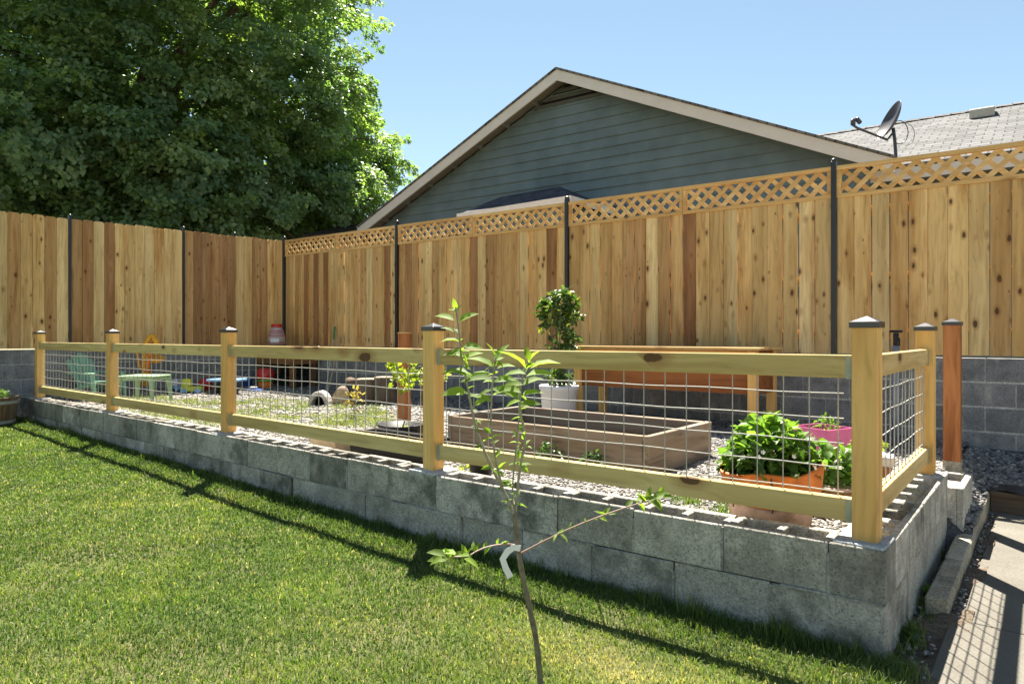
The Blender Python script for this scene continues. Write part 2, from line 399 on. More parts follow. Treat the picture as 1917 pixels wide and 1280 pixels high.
straw=RG.random(n)<(.05+.5*patch+.12*np.clip(fbm(x,y,1.9,9),0,1)); dry[straw]=RG.uniform(.78,1,straw.sum())
near=np.clip(1-(2.575+wy(x)-y)/.35,0,1)
clov=RG.random(n)<.22
h=(.017+.015*RG.random(n)+.006*sm)*np.where(clov,.75,1)*(1+.9*near*RG.random(n))
dry=dry*(1-.4*near)
w=(.0024+.0016*RG.random(n))*.85*np.clip(Z/2.6,1,3.0)*np.where(clov,2.2,1)
tone=np.stack([dry,np.clip(.55+.28*fbm(x,y,2.3,7)+RG.normal(0,.2,n),0,1),RG.random(n)],1)
blades('grass',np.stack([x,y,lawn_z(x,y)-.015],1),np.clip(h,.014,.12),w,tone,lean=.95)
# taller tufts along the wall foot, dirt strip and inside the garden
def tufts(name,centres,per,rad,h0,dr,zf,wid=.004):
    P=[];Hh=[];T=[]
    for (cx,cy) in centres:
        m=int(per*random.uniform(.5,1.3)); r=rad*np.sqrt(RG.random(m)); a=RG.uniform(0,2*PI,m)
        xx=cx+r*np.cos(a); yy=cy+r*np.sin(a)
        P.append(np.stack([xx,yy,zf(xx,yy)-.005],1)); Hh.append(h0*RG.uniform(.4,1.25,m)*random.uniform(.6,1.2))
        T.append(np.stack([np.clip(RG.normal(dr+random.uniform(-.12,.12),.12,m),0,1),RG.random(m),RG.random(m)],1))
    P=np.concatenate(P);Hh=np.concatenate(Hh);T=np.concatenate(T)
    return blades(name,P,Hh,np.full(len(P),wid),T,.8)
c=[]
for i in range(70):
    xx=-.55-random.random()**1.3*9.5; c.append((xx,2.545+wy(xx)-abs(random.gauss(0,.03))))
tufts('wall_foot_grass',c,34,.06,.065,.36,lawn_z)
c=[(random.uniform(-.47,-.40),random.uniform(2.3,4.6)) for _ in range(22)]+[(random.uniform(-.50,-.36),random.uniform(1.9,2.75)) for _ in range(60)]
tufts('strip_grass',c,30,.035,.07,.42,lambda a,b:a*0-.42)
c=[]
for i in range(900):
    px=random.uniform(235,735); 
    a=at_z(px,random.uniform(747,800),-.09); 
    if 3.0<a.y<5.2 and fbm(np.array([a.x]),np.array([a.y]),1.6,3)[0]>-.32: c.append((a.x,a.y))
tufts('garden_weeds',c,30,.10,.05,.56,garden_z,.005)
c=[]
for i in range(30): 
    a=at_z(random.uniform(1258,1385),random.uniform(925,962),-.08); c.append((a.x,a.y))
for i in range(25):
    a=at_z(random.uniform(1040,1190),random.uniform(848,875),-.08); c.append((a.x,min(a.y,3.66)))
tufts('strip_weeds',c,30,.05,.05,.30,garden_z,.004)
# ------------------------------------------------------------------ gravel stones
_ph=(1+5**.5)/2
ICO=np.array([(-1,_ph,0),(1,_ph,0),(-1,-_ph,0),(1,-_ph,0),(0,-1,_ph),(0,1,_ph),(0,-1,-_ph),(0,1,-_ph),(_ph,0,-1),(_ph,0,1),(-_ph,0,-1),(-_ph,0,1)])/1.9
ICOF=np.array([(0,11,5),(0,5,1),(0,1,7),(0,7,10),(0,10,11),(1,5,9),(5,11,4),(11,10,2),(10,7,6),(7,1,8),(3,9,4),(3,4,2),(3,2,6),(3,6,8),(3,8,9),(4,9,5),(2,4,11),(6,2,10),(8,6,7),(9,8,1)])
def stones(name,x,y,z,size,tone):
    N=len(x); S=np.stack([RG.uniform(.7,1.3,N),RG.uniform(.6,1.1,N),RG.uniform(.4,.8,N)],1)*size[:,None]
    V=ICO[None]*(1+RG.uniform(-.25,.25,(N,12,1)))*S[:,None,:]
    a=RG.uniform(0,2*PI,N); b=RG.normal(0,.35,N)
    ca,sa,cb,sb=np.cos(a),np.sin(a),np.cos(b),np.sin(b)
    X=V[...,0]*cb[:,None]-V[...,2]*sb[:,None]; Zz=V[...,0]*sb[:,None]+V[...,2]*cb[:,None]; Y=V[...,1]
    V=np.stack([X*ca[:,None]-Y*sa[:,None],X*sa[:,None]+Y*ca[:,None],Zz],-1)+np.stack([x,y,z],1)[:,None]
    F=(ICOF[None]+(np.arange(N)*12)[:,None,None]).reshape(-1,3)
    return tag(mk(name,V.reshape(-1,3),F,STONE,None,np.repeat(tone,12,0)),kind='stuff')
x=[];y=[]
N=52000
xa=-10.55+10.0*RG.random(N)**.62; ya=RG.uniform(2.9,6.5,N)
Z,t=in_view(xa,ya)
wgt=np.clip((4.2/np.maximum(Z,1)),.2,1)*np.where((xa<-4.2)&(ya>3.2)&(ya<5.0)&(fbm(xa,ya,1.6,3)>-.2),.25,1)
k=RG.random(N)<wgt; xa=xa[k];ya=ya[k];Z=Z[k]
bedmask=(xa>-3.72)&(xa<-1.88)&(ya>3.66)&(ya<4.70); xa=xa[~bedmask];ya=ya[~bedmask];Z=Z[~bedmask]
n=len(xa)
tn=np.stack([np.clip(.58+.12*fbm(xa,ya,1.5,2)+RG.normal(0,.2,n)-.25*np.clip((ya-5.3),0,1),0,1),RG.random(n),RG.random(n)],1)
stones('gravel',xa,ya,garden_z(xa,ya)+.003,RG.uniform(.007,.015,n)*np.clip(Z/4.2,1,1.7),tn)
n=9000
xs=RG.uniform(-.54,1.2,n); ys=RG.uniform(4.5,6.5,n); k=~((ys<5.66)&(xs>-.36)); xs=xs[k];ys=ys[k];n=len(xs)
tn=np.stack([np.clip(.33+RG.normal(0,.17,n)+.5*(RG.random(n)<.03),0,1),RG.random(n),RG.random(n)],1)
stones('dark_gravel',xs,ys,strip_z(xs,ys)+.003,RG.uniform(.010,.024,n),tn)
n=900
xs=RG.uniform(-.47,-.31,n); ys=RG.uniform(1.6,5.55,n); k=~((xs>-.352)&(ys<3.36))&~((xs>-.44)&(xs<-.345)&(ys>3.1)); xs=xs[k];ys=ys[k];n=len(xs)
stones('strip_pebbles',xs,ys,xs*0-.418,RG.uniform(.004,.011,n),np.stack([RG.uniform(.1,.8,n),RG.random(n),RG.random(n)],1))
n=260
xs=RG.uniform(-10.5,-9.9,n*4); ys=RG.uniform(2.9,3.6,n*4)
stones('corner_gravel',np.concatenate([xs]),ys,garden_z(xs,ys)+.05*np.clip(-9.9-xs,0,1)+.01,RG.uniform(.012,.03,n*4),np.stack([RG.uniform(.05,.75,n*4),RG.random(n*4),RG.random(n*4)],1))

# ------------------------------------------------------------------ front retaining wall
WF=2.58
def warp(v): return Vector((v[0],v[1]+wy(v[0]),v[2]))
rw=thing('retaining_wall','low grey concrete block wall with open cells, holding up the wire fenced garden','wall',(-5,2.68,-.4))
top=MB(); top.warp=warp; low=MB(); low.warp=warp; fill=MB(); fill.warp=warp
def hollow(mb,x0,x1,y0,y1,z0,z1,alongx=True,tone=None,solid=False):
    g=.0025
    tone=tone or (random.random(),random.random(),random.random())
    sh=.034
    if alongx:
        x0+=g;x1-=g
        mb.box((x0,y0,z0),(x1,y0+sh,z1),tone); mb.box((x0,y1-sh,z0),(x1,y1,z1),tone)
        xm=(x0+x1)/2
        for a,b in ((x0,x0+.03),(xm-.016,xm+.016),(x1-.03,x1)): mb.box((a,y0+sh+.0005,z0),(b,y1-sh-.0005,z1-.003),tone)
        d=random.choice((.012,.02,.035,.06)) if x1<-4.4 else (random.choice((.05,.09,.13,.03)) if x1<-2.4 else random.choice((.08,.14,.06,.11)))
        for a,b in ((x0+.03,xm-.016),(xm+.016,x1-.03)):
            dd=d*random.uniform(.6,1.5); fill.box((a+.001,y0+sh+.001,z0),(b-.001,y1-sh-.001,z1-dd))
    else:
        y0+=g;y1-=g
        mb.box((x0,y0,z0),(x0+sh,y1,z1),tone); mb.box((x1-sh,y0,z0),(x1,y1,z1),tone)
        ym=(y0+y1)/2
        for a,b in ((y0,y0+.03),(ym-.016,ym+.016),(y1-.03,y1)): mb.box((x0+sh+.0005,a,z0),(x1-sh-.0005,b,z1-.003),tone)
        for a,b in ((y0+.03,ym-.016),(ym+.016,y1-.03)): fill.box((x0+sh+.001,a+.001,z0),(x1-sh-.001,b-.001,z1-random.uniform(.05,.13)))
xe=-.47; W=.19; CH=.196
# top course: half corner block then full blocks
xs=[xe,xe-.19]
while xs[-1]>-10.5: xs.append(xs[-1]-.40)
for i in range(len(xs)-1):
    b,a=xs[i],xs[i+1]; dz=random.uniform(-.004,.003); dy=random.uniform(-.005,.005)
    if i==0:
        top.box((a+.002,WF,-CH),(b,WF+W,0),(.12,.5,.3))
    else: hollow(top,a,b,WF+dy,WF+W+dy,-CH+.002,dz,tone=(random.random()**.9,random.random(),random.random()))
xs=[xe,xe-.40]
while xs[-1]>-10.5: xs.append(xs[-1]-.40)
for i in range(len(xs)-1):
    b,a=xs[i],xs[i+1]; dy=random.uniform(-.012,.007)
    low.box((a+.0025,WF+dy,-CH*2-.03),(b-.0025,WF+W+dy,-CH-.002),(random.random()*.75+.25,random.random(),random.random()))
top.warp=low.warp=fill.warp=None
ys=[WF+W+.11+.004,WF+W+.11+.304]
while ys[-1]<4.40: ys.append(ys[-1]+.40)
ys[-1]=4.46
for i in range(len(ys)-1):
    hollow(top,xe-W,xe,ys[i],ys[i+1],-CH+.002,random.uniform(-.003,.002),False,tone=(.62+.3*random.random(),random.random(),random.random()))
    low.box((xe-W,ys[i]+.002,-CH*2-.06),(xe-.004,ys[i+1]-.002,-CH-.002),(.5+.4*random.random(),random.random(),random.random()))
jm=MB(); jm.warp=warp
xx=xe-.19
while xx>-10.4:
    if random.random()<.55: jm.box((xx-.0045,WF-.0015+random.uniform(0,.003),-CH+.004),(xx+.0045,WF+.03,-.004-random.uniform(0,.07)))
    xx-=.40
xx=xe-.40
while xx>-10.4:
    if random.random()<.5: jm.box((xx-.005,WF-.003,-CH*2),(xx+.005,WF+.03,-CH-.004-random.uniform(0,.05)))
    xx-=.40
xx=xe-.01
while xx>-10.4:
    L_=random.uniform(.15,.7)
    if random.random()<.5: jm.box((max(xx-L_,-10.4),WF-.001-random.uniform(0,.004),-CH-.004),(xx,WF+.03,-CH+.004))
    xx-=L_+random.uniform(.05,.4)
jm.build('mortar_joint',blockmat('joint_mortar',[(0,(.27,.26,.235)),(1,(.38,.365,.33))],stain=(.1,.1,.09),st=(.45,.65)),rw)
top.build('top_course',CMU,rw,bevel=.004); low.build('bottom_course',CMU,rw,bevel=.004); fill.build('cell_fill',GRAVELG,rw)

# ------------------------------------------------------------------ wire mesh garden fence
wf=thing('wire_mesh_fence','low timber garden fence with wire grid panels and black capped posts on the block wall','fence',(-5,2.7,0))
YC=WF+.10
posts=[(-.55,YC+wy(-.55)),(-2.78,YC),(-5.13,YC),(-7.5,YC),(-9.80,YC),(-.565,4.36)]
def cap(parent,x,y,z,s=.05,mat=CAPM):
    m=MB(); m.box((x-s,y-s,z-.022),(x+s,y+s,z+.002))
    q=s*.92; m.add([(x-q,y-q,z+.002),(x+q,y-q,z+.002),(x+q,y+q,z+.002),(x-q,y+q,z+.002),(x,y,z+.024)],[(0,1,4),(1,2,4),(2,3,4),(3,0,4),(3,2,1,0)])
    return m.build('post_cap',mat,parent,bevel=.002)
for (x,y) in posts:
    m=MB(); s=.0445; m.box((x-s,y-s,.004),(x+s,y+s,.815)); po=m.build('post',POST,wf,bevel=.004)
    cap(po,x,y,.825,.0515)
    m=MB(); r=[(x-.10-random.uniform(0,.03),y-.093),(x+.075 if x>-1 else x+.11,y-.093),(x+.078 if x>-1 else x+.12,y+.09),(x-.10,y+.092)]
    m.prism(r,-.05,.006+random.uniform(0,.004)); m.build('mortar_footing',FOOT,po,bevel=.004)
def rail(name,p,q,z0,z1,mat):
    m=MB(); d=Vector((q[0]-p[0],q[1]-p[1],0)); L=d.length; d.normalize(); nrm=Vector((-d.y,d.x,0))
    a=Vector((p[0],p[1],0))+d*.047; b=Vector((q[0],q[1],0))-d*.047; h=.019
    vs=[]
    for z in (z0,z1):
        for P_,s in ((a,-1),(b,-1),(b,1),(a,1)): v=P_+nrm*h*s; vs.append((v.x,v.y,z))
    m.add(vs,[(0,3,2,1),(4,5,6,7),(0,1,5,4),(1,2,6,5),(2,3,7,6),(3,0,4,7)])
    o=m.build(name,mat,wf,bevel=.003)
    for P_,sg in ((a,1),(b,-1)):
        m=MB()
        for s in (-1,1):
            c0=P_+nrm*(s*.0195); c1=P_+d*(sg*.022)+nrm*(s*.0215)
            x0,x1=sorted((c0.x,c1.x)); y0,y1=sorted((c0.y,c1.y))
            m.box((x0,y0,z0-.003),(x1,y1,z1-.002))
        m.build('rail_bracket',BRKT,o)
def panel(p,q,spc=.1016):
    m=MB(); d=Vector((q[0]-p[0],q[1]-p[1],0)); L=d.length; d.normalize()
    P0=Vector((p[0],p[1],0)); nn=Vector((-d.y,d.x,0))
    k=int((L-.14)/spc); s0=(L-k*spc)/2
    r=.0026
    for i in range(k+1):
        a=P0+d*(s0+i*spc); m.tube([a+Vector((0,0,.14)),a+Vector((random.uniform(-.003,.003),0,.63))],r,5,False)
    for j in range(5):
        z=.172+j*.0945; pts=[]
        for i in range(0,k+1): 
            a=P0+d*(s0+i*spc)+nn*.0045; pts.append(a+Vector((0,0,z+.0022*math.sin(i*1.1+j))))
        pts[0]=pts[0]-d*.02; pts[-1]=pts[-1]+d*.02
        m.tube(pts,r,5,False)
    m.build('wire_panel',GALV,wf,smooth=True)
seq=[0,1,2,3,4]
for a,b in zip(seq[1:],seq[:-1]):
    p,q=posts[a],posts[b]
    rail('top_rail',p,q,.612,.70,RAIL); rail('bottom_rail',p,q,.068,.155,RAIL); panel(p,q)
p,q=posts[0],posts[5]
rail('top_rail',p,q,.612,.70,RAILY); rail('bottom_rail',p,q,.068,.155,RAILY); panel(p,q)

# ------------------------------------------------------------------ block walls under the tall fences
def blockwall(name,label,p,q,z0,z1,depth,bevel=0):
    """courses of real blocks standing 4 mm proud of a mortar core; p->q is the visible face line, the body lies to its left"""
    t=thing(name,label,'wall',((p[0]+q[0])/2,(p[1]+q[1])/2,z0))
    d=Vector((q[0]-p[0],q[1]-p[1],0)); L=d.length; d.normalize(); nn=Vector((-d.y,d.x,0)); P0=Vector((p[0],p[1],0))
    def bx(m,s0,s1,d0,d1,za,zb,tone=None):
        vs=[]
        for z in (za,zb):
            for s_,e in ((s0,d0),(s1,d0),(s1,d1),(s0,d1)):
                v=P0+d*s_+nn*e; vs.append((v.x,v.y,z))
        m.add(vs,[(0,3,2,1),(4,5,6,7),(0,1,5,4),(1,2,6,5),(2,3,7,6),(3,0,4,7)],tone)
    m=MB(); bx(m,0,L,.005,depth-.005,z0,z1-.012); m.build('mortar_joints',MORTAR,t)
    m=MB(); z=z1; row=0
    while z>z0+.02:
        za=max(z-.191,z0)
        s=-(.2 if row%2 else 0)
        while s<L:
            a=max(s+.004,0); b=min(s+.396,L)
            if b-a>.02: bx(m,a,b,random.uniform(-.001,.001),depth,za+.004,z-.004)
            s+=.4
        z-=.2; row+=1
    m.build('block',CMU_DARK,t,bevel=.002)
    return t
BY=6.57; LX=-10.64
blockwall('block_wall','grey mortared block wall under the lattice topped fence',(LX-.2,BY),(3.2,BY),-.55,.597,.19)
blockwall('block_wall','grey block wall along the left side under the dog eared fence',(LX,-2.5),(LX,BY-.005),-.55,.597,.19)
# d=(0,1) -> left normal = (-1,0): body to the left of LX

# ------------------------------------------------------------------ tall board fences
def ztop(x): return .77+1.535+(1.71-1.535)*np.clip((-.2-x)/10.45,-.2,1)
bf=thing('lattice_topped_fence','tall cedar board fence with a diagonal lattice strip along its top, beside the green house','fence',(-4.5,6.6,.6))
bays=[-10.62,-7.60,-4.53,-1.57,1.46,3.1]
def dogear(x0,x1,z0,z1,c=.022): return [(x0,z0),(x1,z0),(x1,z1-c),(x1-c,z1),(x0+c,z1),(x0,z1-c)]
BFY=6.585
LATH=.27
def board_tone(p=.0):
    r=random.random()
    return (r if r>.12 else r*.6,random.random(),random.random())
for i in range(len(bays)-1):
    a,b=bays[i]+.022,bays[i+1]-.022
    m=MB(); nb=round((b-a)/.143); pitch=(b-a)/nb
    for k in range(nb):
        x0=a+k*pitch; g=random.choice((.002,.004,.006,.009,.012,.016)); yo=random.choice((0,0,.003,.005,.008)); 
        tl=random.uniform(-.002,.002)
        zt=ztop(x0)-LATH-.03
        M=Matrix.Translation((0,BFY+yo+.019,0))@Matrix.Rotation(PI/2,4,'X')
        m.prism([(x0+g/2,.612+random.uniform(0,.006)),(x0+pitch-g/2,.612+random.uniform(0,.006)),(x0+pitch-g/2+tl,zt+.02),(x0+g/2+tl,zt+.02)],0,.019,M,board_tone())
    m.build('board_panel',CEDAR,bf)
    # frame rails behind boards (seen from the house side)
    for z in (.75,1.25,1.85): m=MB(); m.box((a,BFY+.026,z),(b,BFY+.064,z+.088)); m.build('back_rail',CEDAR_H,bf)
    half=[(a,(a+b)/2-.002),((a+b)/2+.002,b)] if b-a>2 else [(a,b)]
    for (x0,x1) in half:
        fr=MB(); zf=lambda x:ztop(x)
        def slope_box(m,xa,xb,da,db,y0,y1,tone=None):
            vs=[(xa,y0,zf(xa)+da),(xb,y0,zf(xb)+da),(xb,y1,zf(xb)+da),(xa,y1,zf(xa)+da),(xa,y0,zf(xa)+db),(xb,y0,zf(xb)+db),(xb,y1,zf(xb)+db),(xa,y1,zf(xa)+db)]
            m.add(vs,[(0,3,2,1),(4,5,6,7),(0,1,5,4),(1,2,6,5),(2,3,7,6),(3,0,4,7)],tone)
        y0,y1=BFY-.012,BFY+.026
        slope_box(fr,x0,x1,-.036,0,y0-.004,y1+.004); slope_box(fr,x0,x1,-LATH-.022,-LATH+.014,y0,y1)
        slope_box(fr,x0,x0+.036,-LATH+.0145,-.0365,y0+.001,y1-.001); slope_box(fr,x1-.036,x1,-LATH+.0145,-.0365,y0+.001,y1-.001)
        f=fr.build('lattice_frame',CEDAR_H,bf)
        # slats
        sl=MB(); xa,xb=x0+.036,x1-.036; zlo,zhi=-LATH+.014,-.036; hh=zhi-zlo; pit=.142; wd=.041
        for sgn,yy in ((1,BFY+.002),(-1,BFY+.0105)):
            c0=xa-hh-pit
            while c0<xb+hh+pit:
                # line through (c0,zlo) going up at 45deg with horizontal width wd*1.414
                ww=wd*1.414
                poly=[]
                pts=[(c0,zlo),(c0+ww,zlo),(c0+ww+sgn*hh,zhi),(c0+sgn*hh,zhi)]
                # clip polygon to [xa,xb]
                def clip(P,axis_val,keep_ge):
                    out=[]
                    for j in range(len(P)):
                        A=P[j];B=P[(j+1)%len(P)]
                        ia=(A[0]>=axis_val) if keep_ge else (A[0]<=axis_val); ib=(B[0]>=axis_val) if keep_ge else (B[0]<=axis_val)
                        if ia: out.append(A)
                        if ia!=ib:
                            u=(axis_val-A[0])/(B[0]-A[0]); out.append((axis_val,A[1]+u*(B[1]-A[1])))
                    return out
                P=clip(pts,xa,True)
                if len(P)>2: P=clip(P,xb,False)
                if len(P)>2:
                    vs=[(px_,yy,zf(px_)+pz) for px_,pz in P]+[(px_,yy+.008,zf(px_)+pz) for px_,pz in P]
                    nn=len(P); fs=[tuple(range(nn)),tuple(range(2*nn-1,nn-1,-1))]+[((j+1)%nn,j,nn+j,nn+(j+1)%nn) for j in range(nn)]
                    sl.add(vs,fs)
                c0+=pit
        sl.build('lattice_panel',LATT,f)
for x in bays[:-1]:
    m=MB(); zt=float(ztop(x))+.045
    m.box((x-.021,BFY-.035,.595),(x+.021,BFY+.025,zt)); po=m.build('fence_post',BLACK,bf,bevel=.003)
    m=MB(); m.lathe([(.0,zt-.002),(.028,zt),(.030,zt+.012),(.018,zt+.026),(.0,zt+.03)],(x,BFY-.005,0),10); m.build('post_cap',BLACK,po,smooth=True)
lf=thing('dog_eared_fence','tall cedar fence of dog eared boards with thin black posts, below the big maple','fence',(LX,3,.6))
lposts=[-1.4,.15,1.70,3.26,4.82,5.68]
def ztl(y): return .77+1.635+.07*np.clip((y-2.5)/4,-1,1)
ed=[-1.4]+lposts[1:]+[6.56]
for i in range(len(ed)-1):
    a,b=ed[i]+(.001 if ed[i]>5 else .02),ed[i+1]-(.001 if ed[i+1]>5 else .02)
    m=MB(); nb=round((b-a)/.143); pitch=(b-a)/nb
    for k in range(nb):
        y0=a+k*pitch; g=random.choice((.001,.002,.004,.006,.008)); xo=random.choice((0,0,.003,.006))
        zt=float(ztl(y0))+random.uniform(-.008,.008)
        tl=random.uniform(-.003,.003)
        M=Matrix(((0,0,-1,LX-xo),(1,0,0,0),(0,1,0,0),(0,0,0,1)))
        P=dogear(y0+g/2,y0+pitch-g/2,.61,zt)
        r=random.random(); tn=(r*.92 if r>.45 else r*.45,random.random(),random.random())
        m.prism(P,0,.019,M,tn)
    m.build('board_panel',CEDAR,lf)
    for z in (.75,1.35,2.0): m=MB(); m.box((LX-.066,a,z),(LX-.028,b,z+.088)); m.build('back_rail',CEDAR_H,lf)
for y in lposts:
    m=MB(); zt=float(ztl(y))+.035
    if y<5: m.box((LX-.03,y-.015,.6),(LX+.022,y+.015,zt))
    else: m.box((LX-.05,y-.016,.6),(LX-.0285,y+.016,zt))
    po=m.build('fence_post',BLACK,lf,bevel=.003)
    m=MB(); m.lathe([(0,zt-.002),(.025,zt),(.027,zt+.012),(.016,zt+.024),(0,zt+.028)],(LX-.004 if y<5 else LX-.035,y,0),10); m.build('post_cap',BLACK,po,smooth=True)

# ------------------------------------------------------------------ house behind
PH=math.radians(4.5); CA,SA=math.cos(PH),math.sin(PH)
HM=Matrix(((CA,-SA,0,0),(SA,CA,0,0),(0,0,1,0),(0,0,0,1)))      # house coords (a, n, z) -> world
def hs(mb): return mb
house=thing('house','slate green house with a lap sided gable, taupe trim and grey shingled roofs','house',tuple(HM@Vector((-6.1,12,-.6))))
SL=.455; PA,PZ=-6.12,.77+4.775; EL,ER=-11.3,-.86
NF=10.2
def rz(a): return PZ-SL*abs(a-PA)
class HB(MB):
    def add(s,vs,fs,tone=None): super().add([HM@Vector(v) for v in vs],fs,tone)
# siding: lap boards
NS=NF+.42; TH=.10
m=HB(); z=.2; e=.178
while z<PZ-.2:
    zt=z+e+.015
    hw0=(PZ-TH-z)/SL; hw1=max((PZ-TH-zt)/SL,0.01)
    l0,r0=max(PA-hw0,EL+.35),min(PA+hw0,ER-.35); l1,r1=max(PA-hw1,EL+.35),min(PA+hw1,ER-.35)
    if r0-l0>.1:
        y0=NS-.034; y1=NS-.003
        m.add([(l0,y0,z),(r0,y0,z),(r1,y1,zt),(l1,y1,zt),(l0,NS+.01,z+.004),(r0,NS+.01,z+.004)],[(0,1,2,3),(4,5,1,0)])
        # butt joints between boards
    z+=e
sd=m.build('siding',SIDING,house)
m=HB(); m.add([(EL+.35,NS,-.6),(ER-.35,NS,-.6),(ER-.35,NS,rz(ER-.35)-.1),(PA,NS,PZ-.1),(EL+.35,NS,rz(EL+.35)-.1),
     (EL+.35,17,-.6),(ER-.35,17,-.6),(ER-.35,17,rz(ER-.35)-.1),(PA,17,PZ-.1),(EL+.35,17,rz(EL+.35)-.1)],
     [(0,1,2,3,4),(9,8,7,6,5),(0,5,6,1),(1,6,7,2),(4,9,5,0)])
m.build('wall',SIDING,house)
# gable vent
m=HB(); 
vz0=PZ-.50; vz1=PZ-.1
hw=(PZ-.13-vz0)/SL
m.add([(PA-hw,NS-.022,vz0),(PA+hw,NS-.022,vz0),(PA,NS-.022,PZ-.13)],[(0,1,2)])
vb=m.build('vent_opening',VOID,house)
m=HB(); z=vz0
while z<vz1-.06:
    h=(PZ-.13-z-.03)/SL; h2=(PZ-.13-z-.08)/SL
    if h2>.05: m.add([(PA-h,NS-.05,z),(PA+h,NS-.05,z),(PA+h2,NS-.026,z+.075),(PA-h2,NS-.026,z+.075),(PA-h,NS-.04,z-.004),(PA+h,NS-.04,z-.004)],[(0,1,2,3),(4,5,1,0)])
    z+=.115
m.build('vent_louvre',VENTM,vb)
# roof slabs, rake trim, soffit
for sg,E,nm in ((-1,EL,'l'),(1,ER,'r')):
    m=HB(); t=.035
    a0,a1=(E,PA) if sg<0 else (PA,E)
    def q(aa,n,dz): return (aa,n,rz(aa)+dz)
    vs=[q(a0,NF-.03,.0),q(a1,NF-.03,.0),q(a1,17.5,.0),q(a0,17.5,.0),q(a0,NF-.03,t),q(a1,NF-.03,t),q(a1,17.5,t),q(a0,17.5,t)]
    m.add(vs,[(0,3,2,1),(4,5,6,7),(0,1,5,4),(1,2,6,5),(2,3,7,6),(3,0,4,7)])
    m.build('gable_roof',SH_GREYR,house)
    m=HB(); t0,t1=-.195,-.004
    # rake board ends plumb at eave
    vs=[q(a0,NF,t0),q(a1,NF,t0),q(a1,NF+.03,t0),q(a0,NF+.03,t0),q(a0,NF,t1),q(a1,NF,t1),q(a1,NF+.03,t1),q(a0,NF+.03,t1)]
    m.add(vs,[(0,3,2,1),(4,5,6,7),(0,1,5,4),(1,2,6,5),(2,3,7,6),(3,0,4,7)])
    m.build('rake_board',TRIM,house)
    m=HB(); vs=[q(a0,NF+.031,-.03),q(a1,NF+.031,-.03),q(a1,NS+.05,-.03),q(a0,NS+.05,-.03),q(a0,NF+.031,-.006),q(a1,NF+.031,-.006),q(a1,NS+.05,-.006),q(a0,NS+.05,-.006)]
    m.add(vs,[(0,3,2,1),(4,5,6,7),(0,1,5,4),(1,2,6,5),(2,3,7,6),(3,0,4,7)]); 
    sf=m.build('soffit',SOFFIT,house)
    for k in range(1,8):
        m=HB()
        aa=PA+sg*k*.66*1.0
        if (sg<0 and aa<E+.2) or (sg>0 and aa>E-.2): continue
        m.add([q(aa-.02,NF+.032,-.11),q(aa+.02,NF+.032,-.11),q(aa+.02,NS-.02,-.11),q(aa-.02,NS-.02,-.11),q(aa-.02,NF+.032,-.031),q(aa+.02,NF+.032,-.031),q(aa+.02,NS-.02,-.031),q(aa-.02,NS-.02,-.031)],[(0,3,2,1),(4,5,6,7),(0,1,5,4),(1,2,6,5),(2,3,7,6),(3,0,4,7)])
        m.build('lookout',SOFFIT,sf)
# main roof wing on the right
EN,EZ,RN=10.70,.77+2.36,14.05
RZ=EZ+SL*(RN-EN)
m=HB(); A0,A1=-3.2,13
def mq(aa,n,dz): return (aa,n,(EZ+SL*(n-EN) if n<=RN else RZ-SL*(n-RN))+dz)
vs=[mq(A0,EN,0),mq(A1,EN,0),mq(A1,RN,0),mq(A0,RN,0),mq(A0,EN,.04),mq(A1,EN,.04),mq(A1,RN,.04),mq(A0,RN,.04)]
fc=[(0,3,2,1),(4,5,6,7),(0,1,5,4),(1,2,6,5),(2,3,7,6),(3,0,4,7)]
m.add(vs,fc); vs=[mq(A0,RN+.001,0),mq(A1,RN+.001,0),mq(A1,17.4,0),mq(A0,17.4,0),mq(A0,RN+.001,.04),mq(A1,RN+.001,.04),mq(A1,17.4,.04),mq(A0,17.4,.04)]
m.add(vs,fc); mr_=m.build('main_roof',SH_GREY,house)
m=HB(); aa=A0
while aa<A1:
    for s in (-1,1):
        m.add([(aa,RN,RZ+.065),(aa+.27,RN,RZ+.052),(aa+.27,RN+s*.15,RZ+.052-.15*SL),(aa,RN+s*.15,RZ+.065-.15*SL)],[(0,1,2,3)])
        m.add([(aa,RN,RZ+.065),(aa,RN,RZ+.04),(aa,RN+s*.15,RZ+.04-.15*SL),(aa,RN+s*.15,RZ+.065-.15*SL)],[(0,1,2,3)])
    aa+=.22
m.build('ridge_cap',SH_GREY,mr_)
m=HB(); m.box((ER-.4,EN+.012,EZ-.17),(A1,EN+.045,EZ-.01)); m.build('eave_fascia',TRIM,house)
m=HB(); m.box((ER-.35,EN+.55,-.6),(A1-.3,17,EZ-.02)); m.build('wing_wall',SIDING,house)
m=HB(); m.box((ER-.35,EN+.046,EZ-.15),(A1-.3,EN+.549,EZ-.13)); m.build('eave_soffit',SOFFIT,house)
# roof vent
def hcoord(px,py,n):
    t=(px-958.5)/FPX; r=Vector((FX+t*RX,FY+t*RY,0)); nn=Vector((-SA,CA,0)); ax=Vector((CA,SA,0))
    Z=n/(r.dot(nn)); return (Z*r.dot(ax), n, H0-(py-HOR)/FPX*Z)
ra=hcoord(1838,210,RN-.55)
m=HB(); zb=EZ+SL*(RN-.55-EN)+.04
m.add([(ra[0]-.17,RN-.78,zb-.10),(ra[0]+.17,RN-.78,zb-.10),(ra[0]+.17,RN-.35,zb+.09),(ra[0]-.17,RN-.35,zb+.09),(ra[0]-.17,RN-.80,zb+.045),(ra[0]+.17,RN-.80,zb+.045),(ra[0]+.17,RN-.38,zb+.17),(ra[0]-.17,RN-.38,zb+.17)],fc)
m.build('roof_vent',GALV,house,bevel=.01)
